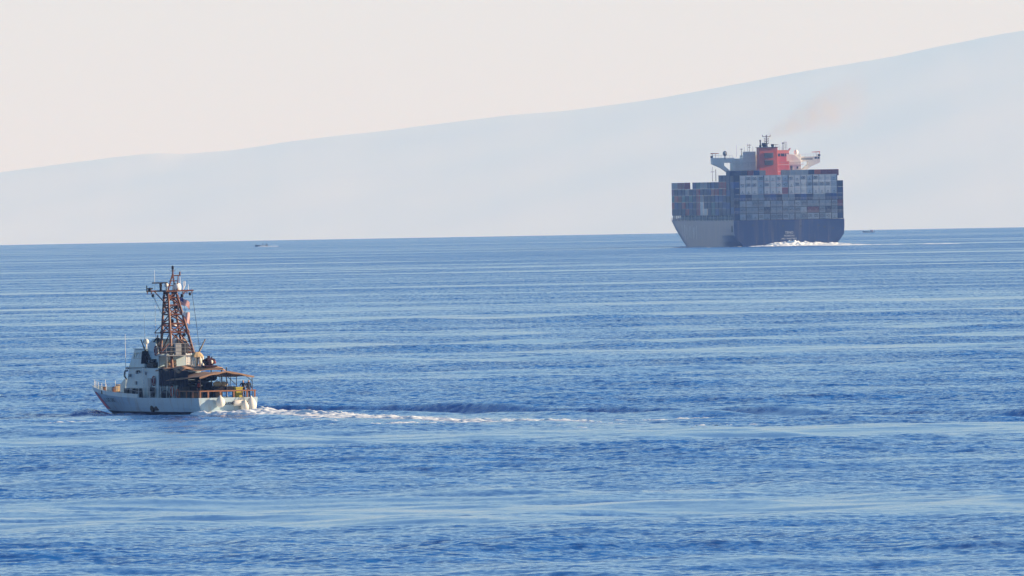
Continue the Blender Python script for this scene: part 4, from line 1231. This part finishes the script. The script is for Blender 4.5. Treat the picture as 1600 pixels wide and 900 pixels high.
# port side: one stack per bay, read from the photograph; top first, given as colours from the bottom tier up
BAYS = ['navy blue dark blue navy navy', 'navy blue navy red red navy', 'dark navy blue navy red navy', 'blue navy blue red navy', 'teal teal navy orange blue', 'navy navy dark blue navy',
        'white navy navy navy grey', 'white white grey navy grey', 'red pink pink red teal', 'navy dark navy navy blue', 'navy blue teal navy', 'red navy navy grey', 'navy red teal navy maroon',
        'dark navy brown navy maroon', 'navy blue orange dark grey', 'navy red teal purple grey', 'navy white grey navy']
b0 = SDK + 2.1
for i, cols in enumerate(BAYS):
    y = 15.2 + 14.2 * i
    hh = CH + .012 if i == 0 else 2.765
    for t, c in enumerate(cols.split()):
        x = -(ship_half(y + 12, SDK) - 1.42)
        put_container(c, 'door', (x, y, b0 + t * hh), '%s container in port side stack %s from stern, %s tier from bottom' % (CNAME[c], ORD[i + 1], ORD[t]), 'containers along the port side', tall=i > 0)
# starboard stack showing past the stern bay
for t, c in enumerate(('maroon', 'navy', 'maroon', 'navy')):
    put_container(c, 'door', (SB - 1.42, 29.4, b0 + t * 2.765), '%s container in starboard side stack behind the stern bay, %s tier' % (CNAME[c], ORD[t]), 'containers along the starboard side', tall=True)
MB().box(SB - 2.2, SB - .4, 14.0, 15.0, SDK - .1, SDK + 3.2).build('stair_house', M_SWHITE, ship)

# ---------------------------------------------------------------- island: accommodation, bridge, funnel
Y0 = 72.0
tw = MB().box(-9.8, 14.4, Y0 + 6, Y0 + 18, SDK - .1, 37.6)
tower = tw.build('accommodation', M_SWHITE, ship, bevel=.15)
MB().box(-9.9, -4.6, Y0 + 5.0, Y0 + 5.99, 30, 39.1).build('casing_side', M_SWHITE, tower)
MB().box(-14.2, -9.81, Y0 + 5.5, Y0 + 16, 24, 36.3).build('wing_house', M_SWHITE, tower, bevel=.1)
MB().box(9.2, 14.2, Y0 + 4.2, Y0 + 5.99, 28, 34.8).build('stair_tower', M_SWHITE, tower, bevel=.1)
MB().prism_xz([(8.2, 34.81), (14.3, 34.81), (11.6, 37.4), (8.2, 38.0)], Y0 + 4.6, Y0 + 5.98).build('sloped_screen', M_SWHITE, tower)
for z in (27.6, 30.6, 33.4):
    MB().box(-14.4, 15.2, Y0 + 3.9, Y0 + 4.19, z - .12, z + .12).build('gallery', M_SWHITE, tower)
    b = MB()
    for k in range(24): b.tube((-14.2 + k * 1.27, Y0 + 3.95, z), (-14.2 + k * 1.27, Y0 + 3.95, z + 1.05), .05, n=4)
    b.tube((-14.2, Y0 + 3.95, z + 1.05), (15.0, Y0 + 3.95, z + 1.05), .06, n=4); b.build('gallery_rail', M_SRAIL, tower)
for z in (28.6, 31.6, 34.6):
    for x in (5.2, 7.0, 10.2, 12.6):
        yy = Y0 + (5.9 if x < 9 else 4.12)
        if z > 34 and x > 9: continue
        MB().box(x - .35, x + .35, yy - .02, yy + .15, z, z + 1.0).build('window', M_SGLASS, tower)
for z in (27.9, 31.0):
    MB().box(9.6, 10.5, Y0 + 4.1, Y0 + 4.25, z, z + 2.0).build('door', M_LOUV, tower)
wh = MB().box(3.55, 9.4, Y0 + 5.2, Y0 + 14, 26.0, 39.2)
wheel = wh.build('wheelhouse', M_SALMON, tower, bevel=.1)
for k in range(3): MB().box(4.0 + k * 1.85, 5.55 + k * 1.85, Y0 + 5.1, Y0 + 5.3, 36.9, 38.1).build('window', M_SGLASS, wheel)
MB().prism_xz([(3.5, 39.21), (9.6, 39.21), (10.2, 40.3), (9.9, 40.3), (9.3, 39.5), (3.5, 39.5)], Y0 + 5.2, Y0 + 9).build('screen', M_SALMON, wheel)
fn = MB().hexa([(-4.5, Y0 - 6, SDK), (3.5, Y0 - 6, SDK), (3.5, Y0 + 4.9, SDK), (-4.5, Y0 + 4.9, SDK), (-4.3, Y0 - 5.4, 40.6), (3.4, Y0 - 5.4, 40.6), (3.4, Y0 + 4.8, 40.6), (-4.3, Y0 + 4.8, 40.6)])
fun = fn.build('funnel', M_FUNNEL, ship, bevel=.12)
for z0 in (33.4, 36.4):
    g = MB().box(-2.15, 1.55, Y0 - 5.75, Y0 - 5.3, z0, z0 + 2.05).build('louvre', M_LOUV, fun)
    for k in range(6): MB().hexa([(-2.1, Y0 - 5.95, z0 + .1 + k * .33), (1.5, Y0 - 5.95, z0 + .1 + k * .33), (1.5, Y0 - 5.76, z0 + .28 + k * .33), (-2.1, Y0 - 5.76, z0 + .28 + k * .33),
                                  (-2.1, Y0 - 5.95, z0 + .14 + k * .33), (1.5, Y0 - 5.95, z0 + .14 + k * .33), (1.5, Y0 - 5.76, z0 + .32 + k * .33), (-2.1, Y0 - 5.76, z0 + .32 + k * .33)]).build('slat', M_LOUV, g)
MB().box(-4.7, 3.7, Y0 - 5.8, Y0 + 5.0, 40.61, 40.85).build('funnel_top', M_LOUV, fun)
# exhaust stacks: a wide bowl and smaller pipes
MB().lathe([(.7, 0), (1.05, .35), (1.25, 1.0), (1.2, 1.6), (.8, 1.75)], (-1.6, Y0 - 2, 40.85), 16).build('exhaust_stack', M_BLACK, fun, smooth=True)
MB().lathe([(.4, 0), (.6, .3), (.75, 1.0), (.5, 1.2)], (1.7, Y0 - 2, 40.85), 12).build('exhaust_stack', M_BLACK, fun)
MB().lathe([(.5, 0), (.5, .7), (.28, 1.0), (.25, 2.3), (.36, 2.4), (.36, 3.0)], (-3.4, Y0 - 2, 40.85), 10).build('exhaust_pipe', M_BLACK, fun)
# main mast with its crossbars
mm_ = MB().tube((.1, Y0 + 6, 39), (.1, Y0 + 6, 45.9), .38, .22, 8)
mm_.lathe([(.8, 0), (.45, 1.1)], (.0, Y0 + 6, 40.8), 8)
for z, w_ in ((45.2, 1.6), (44.2, .9), (43.3, .9), (42.4, .9)):
    mm_.tube((.1 - w_, Y0 + 6, z), (.1 + w_, Y0 + 6, z), .14, n=5)
    for e in (-1, 1): mm_.tube((.1 + e * w_, Y0 + 6, z - .1), (.1 + e * w_, Y0 + 6, z + (.8 if z > 45 else .4)), .13, n=5)
mm_.build('main_mast', M_SDARK, ship)
def aerial(x, y, z0, z1, w_=.09, cross=()):
    b = MB().tube((x, y, z0), (x, y, z1), w_, w_ * .7, 5)
    for zz, ww in cross: b.tube((x - ww, y, zz), (x + ww, y, zz), w_ * .9, n=5)
    return b.build('aerial', M_SDARK, tower)
aerial(-12.2, Y0 + 8, 37, 42.0, .05); aerial(-10.2, Y0 + 8, 37, 40.4, .16, ((40.2, .5),))
aerial(-6.9, Y0 + 8, 39, 42.2, .12, ((41.8, .9), (40.9, .5))); aerial(-7.6, Y0 + 8, 39, 42.4, .07)
aerial(-9.0, Y0 + 8, 39, 41, .06); aerial(-5.4, Y0 + 8, 39, 41.2, .08)
aerial(4.2, Y0 + 8, 39, 42.0, .10, ((41.8, 1.1),)); aerial(5.6, Y0 + 8, 39, 41.4, .06); aerial(6.4, Y0 + 8, 39, 41.0, .06)
aerial(7.2, Y0 + 8, 39, 42.7, .22, ((42.4, .5),)); aerial(8.1, Y0 + 8, 39, 43.0, .08, ((42.8, .7), (42.0, .5), (41.2, .5), (40.4, .4))); aerial(8.8, Y0 + 8, 39, 42.8, .08)
for x in (-17.1, 12.6):
    b = MB().tube((x, Y0 + 8, 36.2), (x, Y0 + 8, 37.8), .28, .2, 6); b.ball((x, Y0 + 8, 38.5), .95, .85, 1.1, 10, 7)
    b.build('satellite_dome', M_GREY if x < 0 else M_SWHITE, tower, smooth=True)
# bridge wings with the open gusset
def wing(sgn):
    def P(pts): return [(sgn * x, z) for x, z in (pts if sgn > 0 else pts[::-1])]
    w = empty('bridge_wing', (0, 0, 0)); w.parent = tower
    ya, yb2 = Y0 + 8.0, Y0 + 12.5
    MB().prism_xz(P([(13.2, 34.6), (22.6, 34.6), (22.6, 36.7), (13.2, 36.7)]), ya, yb2).build('walkway', M_SWHITE, w)
    MB().prism_xz(P([(18.6, 32.4), (22.59, 34.2), (22.59, 34.59), (17.5, 34.59), (17.5, 33.4)]), ya + .02, yb2 - .02).build('tip_bracket', M_SWHITE, w)
    MB().prism_xz(P([(13.4, 29.9), (14.7, 29.4), (18.59, 32.39), (17.49, 33.38)]), ya + .03, yb2 - .03).build('strut', M_SWHITE, w)
    MB().box(sgn * 22.4 - .3, sgn * 22.4 + .3, ya, yb2, 36.71, 37.6).build('end_post', M_SDARK, w)
    r = MB().tube((sgn * 14, ya + .1, 37.7), (sgn * 22.3, ya + .1, 37.7), .06, n=4)
    for k in range(8): r.tube((sgn * (14 + k * 1.18), ya + .1, 36.7), (sgn * (14 + k * 1.18), ya + .1, 37.7), .06, n=4)
    r.build('wing_rail', M_SRAIL, w)
    c = MB().prism_xz(P([(19.6, 38.35), (22.6, 38.35), (22.6, 38.75), (19.6, 38.6)]), ya, yb2).tube((sgn * 22.4, ya + .2, 37.6), (sgn * 22.4, ya + .2, 38.35), .12)
    c.tube((sgn * 21.0, ya + .2, 36.7), (sgn * 21.0, ya + .2, 38.35), .08, n=4)
    c.build('wing_canopy', M_FUNNEL, w)
    if sgn > 0:
        for x in (20.8, 22.0): MB().box(x - .4, x + .4, ya - .05, ya + .1, 35.7, 36.5).build('window', M_SGLASS, w)
        MB().box(14.5, 19.5, ya - .05, ya + .1, 35.3, 36.2).build('screen', M_GREY, w)
    return w
wing(-1); wing(1)
# small deck mast forward on the port side
MB().tube((-17.8, 122, 27), (-17.8, 122, 33.2), .12, .06).tube((-18.6, 122, 31), (-17.0, 122, 31), .1).tube((-16.4, 122, 27), (-16.4, 122, 32), .15).build('deck_mast', M_SDARK, ship)
MB().tube((0, 292, 12), (0, 292, 22), .4, .2).build('foremast', M_SWHITE, ship)

# ---------------------------------------------------------------- foam
M_FOAM = mat('sea foam', (.76, .85, .90), .9, var=.10, scale=2.0, spec=.1)
def foam_sheet(name, o_, rot, x0, x1, y0, y1, nu, nv, fn, label, seed):
    g = np.random.default_rng(seed)
    xs_, ys_ = np.meshgrid(np.linspace(x0, x1, nu), np.linspace(y0, y1, nv), indexing='ij')
    H = fn(xs_, ys_, g)
    co_ = np.stack([xs_, ys_, H], -1).reshape(-1, 3)
    id_ = np.arange(nu * nv).reshape(nu, nv)
    q = np.stack([id_[:-1, :-1], id_[1:, :-1], id_[1:, 1:], id_[:-1, 1:]], -1).reshape(-1, 4)
    keep = (H.ravel()[q].max(1) > -.12)
    m_ = bpy.data.meshes.new(name); m_.from_pydata(co_.tolist(), [], q[keep].tolist()); m_.materials.append(M_FOAM); m_.polygons.foreach_set('use_smooth', [True] * len(m_.polygons))
    o = obj(name, m_, None, o_, rot)
    return tag(o, label, 'foam', kind='stuff')
def vnoise(x, y, cell_, seed):
    g = np.random.default_rng(seed); T = g.random((257, 257))
    u = x / cell_ + 1000.37; v = y / cell_ + 1000.71
    i = np.floor(u).astype(int); j = np.floor(v).astype(int); fu = u - i; fv = v - j
    fu = fu * fu * (3 - 2 * fu); fv = fv * fv * (3 - 2 * fv)
    a = T[i % 256, j % 256]; b_ = T[(i + 1) % 256, j % 256]; c = T[i % 256, (j + 1) % 256]; d_ = T[(i + 1) % 256, (j + 1) % 256]
    return (a * (1 - fu) + b_ * fu) * (1 - fv) + (c * (1 - fu) + d_ * fu) * fv - .5
def fb(x, y, c0, seed, n_=4):
    z = 0; a = 1.0
    for k in range(n_): z = z + a * vnoise(x, y, c0 / 2 ** k, seed + k); a *= .6
    return z
def ship_foam(x, y, g):
    t = -y
    env = 1.15 * np.exp(-((x + 1.5 + .05 * t) / 8.0) ** 2) * np.exp(-((t - 16) / 22) ** 2) + .85 * np.exp(-((x - 3) / 15.0) ** 2) * np.exp(-((t - 14) / 24) ** 2)
    env = env + .55 * np.exp(-((x - 16 - .05 * t) / 9) ** 2) * np.exp(-((t - 30) / 60) ** 2)
    return env * (1 + 1.1 * fb(x, y, 3.2, 3)) + .55 * fb(x, y, 2.2, 9, 4) - .36
foam_sheet('propeller_wash', SH, SH_ROT, -34, 44, -95, -.6, 200, 190, ship_foam, 'white churned propeller wash under the container ship stern', 1)
def ship_foam2(x, y, g):
    t = -y
    w = 4 + .035 * t
    env = .5 * np.exp(-((x - .04 * t - 4) / w) ** 2) * np.exp(-((t - 60) / 130) ** 2) + .42 * np.exp(-((x - 20 - .16 * t) / (2.5 + .02 * t)) ** 2) * np.exp(-((t - 120) / 170) ** 2)
    return env * (1 + .9 * fb(x, y, 14.0, 5)) + .28 * fb(x, y, 9.0, 15) - .30
foam_sheet('wake_foam', SH, SH_ROT, -30, 120, -420, -40, 120, 220, ship_foam2, 'thin white foam streaks trailing right of the container ship', 2)
def boat_foam(x, y, g):
    t = -y
    c_ = x - np.interp(t, [p[0] for p in track], [p[1] for p in track])
    env = .34 * np.exp(-(c_ / 2.9) ** 2) * np.exp(-((t - 3) / 6.0) ** 2) + .30 * np.exp(-((np.abs(c_) - 2.5 - .02 * t) / 1.0) ** 2) * np.exp(-((t - 6) / 24) ** 2)
    env = env + .24 * np.exp(-((c_ - .8) / 1.9) ** 2) * np.exp(-((t - 18) / 45) ** 2) + .25 * np.exp(-((c_ + 2.6) / 1.3) ** 2) * np.exp(-((t - 66) / 34) ** 2) + .2 * np.exp(-((c_ - 2.5) / 1.0) ** 2) * np.exp(-((t - 100) / 30) ** 2)
    return env * (1 + .8 * fb(x, y * .5, 1.4, 23)) + .24 * fb(x, y * .4, .9, 29, 5) - .15
foam_sheet('stern_foam', PB - Vector((0, 0, .10)), PB_ROT, -28, 8, -145, 1.2, 230, 480, boat_foam, 'bright white foam boiling at the patrol boat stern and trailing right', 3)
def bow_foam(x, y, g):
    d_ = np.abs(x) - 1.0 - .34 * (29.3 - y)
    env = .26 * np.exp(-(d_ / .45) ** 2) * np.exp(-((y - 24.5) / 3.2) ** 2)
    env = env + 0.34 * np.exp(-((x + 6.2) / .7) ** 2 - ((y - 22.5) / .8) ** 2)
    return env * (1 + .8 * fb(x, y, .9, 33)) + .2 * fb(x, y, .8, 39) - .20
foam_sheet('bow_foam', PB - Vector((0, 0, .12)), PB_ROT, -7, 7, 16, 31, 110, 110, bow_foam, 'small white splash at the patrol boat bow', 4)

# ---------------------------------------------------------------- two skiffs near the horizon
def skiff(px_, py_, rot, name, label, mats, L_):
    P_ = sea_at(px_, py_)
    r = empty(name, P_, rot); tag(r, label, 'skiff', 'small boats near the horizon')
    b = MB()
    def hp(u, v):
        w_ = (.92 * (1 - max(0, u - .45) ** 2 * 3.0) + .02); s = 2 * v - 1
        return (s * w_, -L_ / 2 + L_ * u + .12 * L_ * max(0, u - .7) * abs(s) * 0, (.75 + .55 * max(0, u - .5) * 2) * abs(s) ** 1.6 - .25)
    b.grid(hp, 14, 10); b.add([hp(0, j / 10) for j in range(11)], [tuple(range(11))])
    o = b.build('hull', mats[0], r, smooth=True); so3 = o.modifiers.new('thickness', 'SOLIDIFY'); so3.thickness = .06
    for y in (-.2, .12): MB().box(-.75, .75, y * L_ - .15, y * L_ + .15, .25, .32).build('thwart', M_TAN, r)
    MB().box(-.2, .2, -L_ / 2 - .35, -L_ / 2 + .05, .1, 1.05).build('outboard_motor', M_BLACK, r)
    return r
sk = skiff(408, 385.2, math.radians(72), 'skiff', 'tiny dark skiff with upturned bow and white wake near left horizon', (mat('skiff blue', (.03, .05, .10), .5),), 6.8)
def skiff_foam(x, y, g):
    return .5 * np.exp(-((y + 1.2) / 2.8) ** 2) * np.exp(-((np.abs(x) - 1.0) / .7) ** 2) + .3 * np.exp(-((y + 7) / 3.5) ** 2 - (x / 1.2) ** 2) + .15 * fb(x, y, 1.0, 51) - .10
foam_sheet('skiff_foam', sk.location, math.radians(72), -3, 3, -14, 3, 40, 90, skiff_foam, 'white spray line along the tiny left skiff', 6)
sk2 = skiff(1357, 363.2, math.radians(88), 'skiff', 'tiny blue skiff with cabin on the horizon right of container ship', (mat('skiff teal', (.04, .08, .15), .5),), 7.6)
MB().box(-.7, .7, -2.9, -1.2, .3, 1.55).build('cabin', mat('cabin pink white', (.72, .55, .58), .6), sk2, bevel=.06)
MB().box(-.85, .85, -3.2, .3, 1.56, 1.66).tube((-.7, 0.1, .3), (-.7, .1, 1.56), .05).tube((.7, .1, .3), (.7, .1, 1.56), .05).build('canopy', M_NAVY, sk2)

# people in the left skiff, too far to show more than a figure
def far_person(parent_loc, rot, y, label):
    p_ = Vector(parent_loc) + Vector((-math.sin(rot) * y, math.cos(rot) * y, .3))
    b = MB().lathe([(.10, 0), (.14, .3), (.17, .55), (.22, 1.05), (.20, 1.25), (.07, 1.36), (.06, 1.42), (.11, 1.52), (.11, 1.64), (.05, 1.72)], (0, 0, 0), 8)
    b.tube((-.2, 0, 1.22), (-.3, .1, .8), .06, .05).tube((.2, 0, 1.22), (.3, .1, .8), .06, .05)
    o = b.build('person', M_CBLK, None, p_, rot, smooth=True); tag(o, label, 'person', 'people in the left skiff')
far_person(sk.location, math.radians(72), -1.0, 'dark figure standing amidships in the tiny left skiff')
far_person(sk.location, math.radians(72), -2.9, 'dark figure at the stern of the tiny left skiff')

# ---------------------------------------------------------------- funnel smoke drifting to the right
def build_smoke():
    m = bpy.data.materials.new('funnel smoke'); m.use_nodes = True
    nt = m.node_tree; N = nt.nodes; L = nt.links; N.remove(N['Principled BSDF'])
    pv = N.new('ShaderNodeVolumePrincipled')
    pv.inputs['Color'].default_value = (.66, .50, .36, 1); pv.inputs['Absorption Color'].default_value = (.75, .5, .35, 1); pv.inputs['Anisotropy'].default_value = .2
    tc = N.new('ShaderNodeTexCoord')
    nz = N.new('ShaderNodeTexNoise'); nz.inputs['Scale'].default_value = .16; nz.inputs['Detail'].default_value = 4
    L.new(tc.outputs['Object'], nz.inputs['Vector'])
    sp_ = N.new('ShaderNodeSeparateXYZ'); L.new(tc.outputs['Object'], sp_.inputs[0])
    def mth(op, a, b_=None, clamp=False):
        q = N.new('ShaderNodeMath'); q.operation = op; q.use_clamp = clamp
        for i, v in enumerate((a, b_)):
            if v is None: continue
            if isinstance(v, (int, float)): q.inputs[i].default_value = v
            else: L.new(v, q.inputs[i])
        return q.outputs[0]
    # plume axis rises and widens with x
    x = sp_.outputs[0]
    axis_z = mth('ADD', mth('MULTIPLY', mth('POWER', mth('MAXIMUM', x, 0.001), .62), 1.75), -1.0)
    rad = mth('ADD', mth('MULTIPLY', mth('MAXIMUM', x, 0), .32), 1.8)
    dz = mth('DIVIDE', mth('SUBTRACT', sp_.outputs[2], axis_z), rad)
    dy = mth('DIVIDE', sp_.outputs[1], rad)
    r2 = mth('ADD', mth('MULTIPLY', dz, dz), mth('MULTIPLY', dy, dy))
    fall = mth('SUBTRACT', 1.0, r2, True)
    along = mth('MULTIPLY', mth('SUBTRACT', 1.0, mth('DIVIDE', x, 46.0), True), mth('MULTIPLY', mth('ADD', x, 1.5), .6, True))
    nn = mth('MULTIPLY', mth('SUBTRACT', nz.outputs['Fac'], .25), 2.2, True)
    den = mth('MULTIPLY', mth('MULTIPLY', fall, along), mth('MULTIPLY', nn, SMOKE_DENSITY))
    L.new(den, pv.inputs['Density'])
    L.new(pv.outputs[0], N['Material Output'].inputs['Volume'])
    b = MB()
    ring_ = []
    for i in range(13):
        xx = -1.4 + 47.0 * i / 12; r = 1.02 * (1.8 + .32 * max(0, xx)) * (.35 if i in (0, 12) else 1); zc = 1.75 * max(.001, xx) ** .62 - 1
        ring_.append([(xx, r * math.cos(a * math.pi / 6), zc + r * math.sin(a * math.pi / 6)) for a in range(12)])
    vs_ = [p for r in ring_ for p in r]
    fs_ = [(12 * i + j, 12 * i + (j + 1) % 12, 12 * i + 12 + (j + 1) % 12, 12 * i + 12 + j) for i in range(12) for j in range(12)] + [tuple(range(11, -1, -1)), tuple(range(144, 156))]
    b.add(vs_, fs_)
    o = b.build('funnel_smoke', m, None, SP((-2.2, Y0 - 2, 43.4)), SH_ROT)
    tag(o, 'thin brownish smoke drifting right from the ship funnel', 'smoke', kind='stuff')
SMOKE_DENSITY = .13
build_smoke()
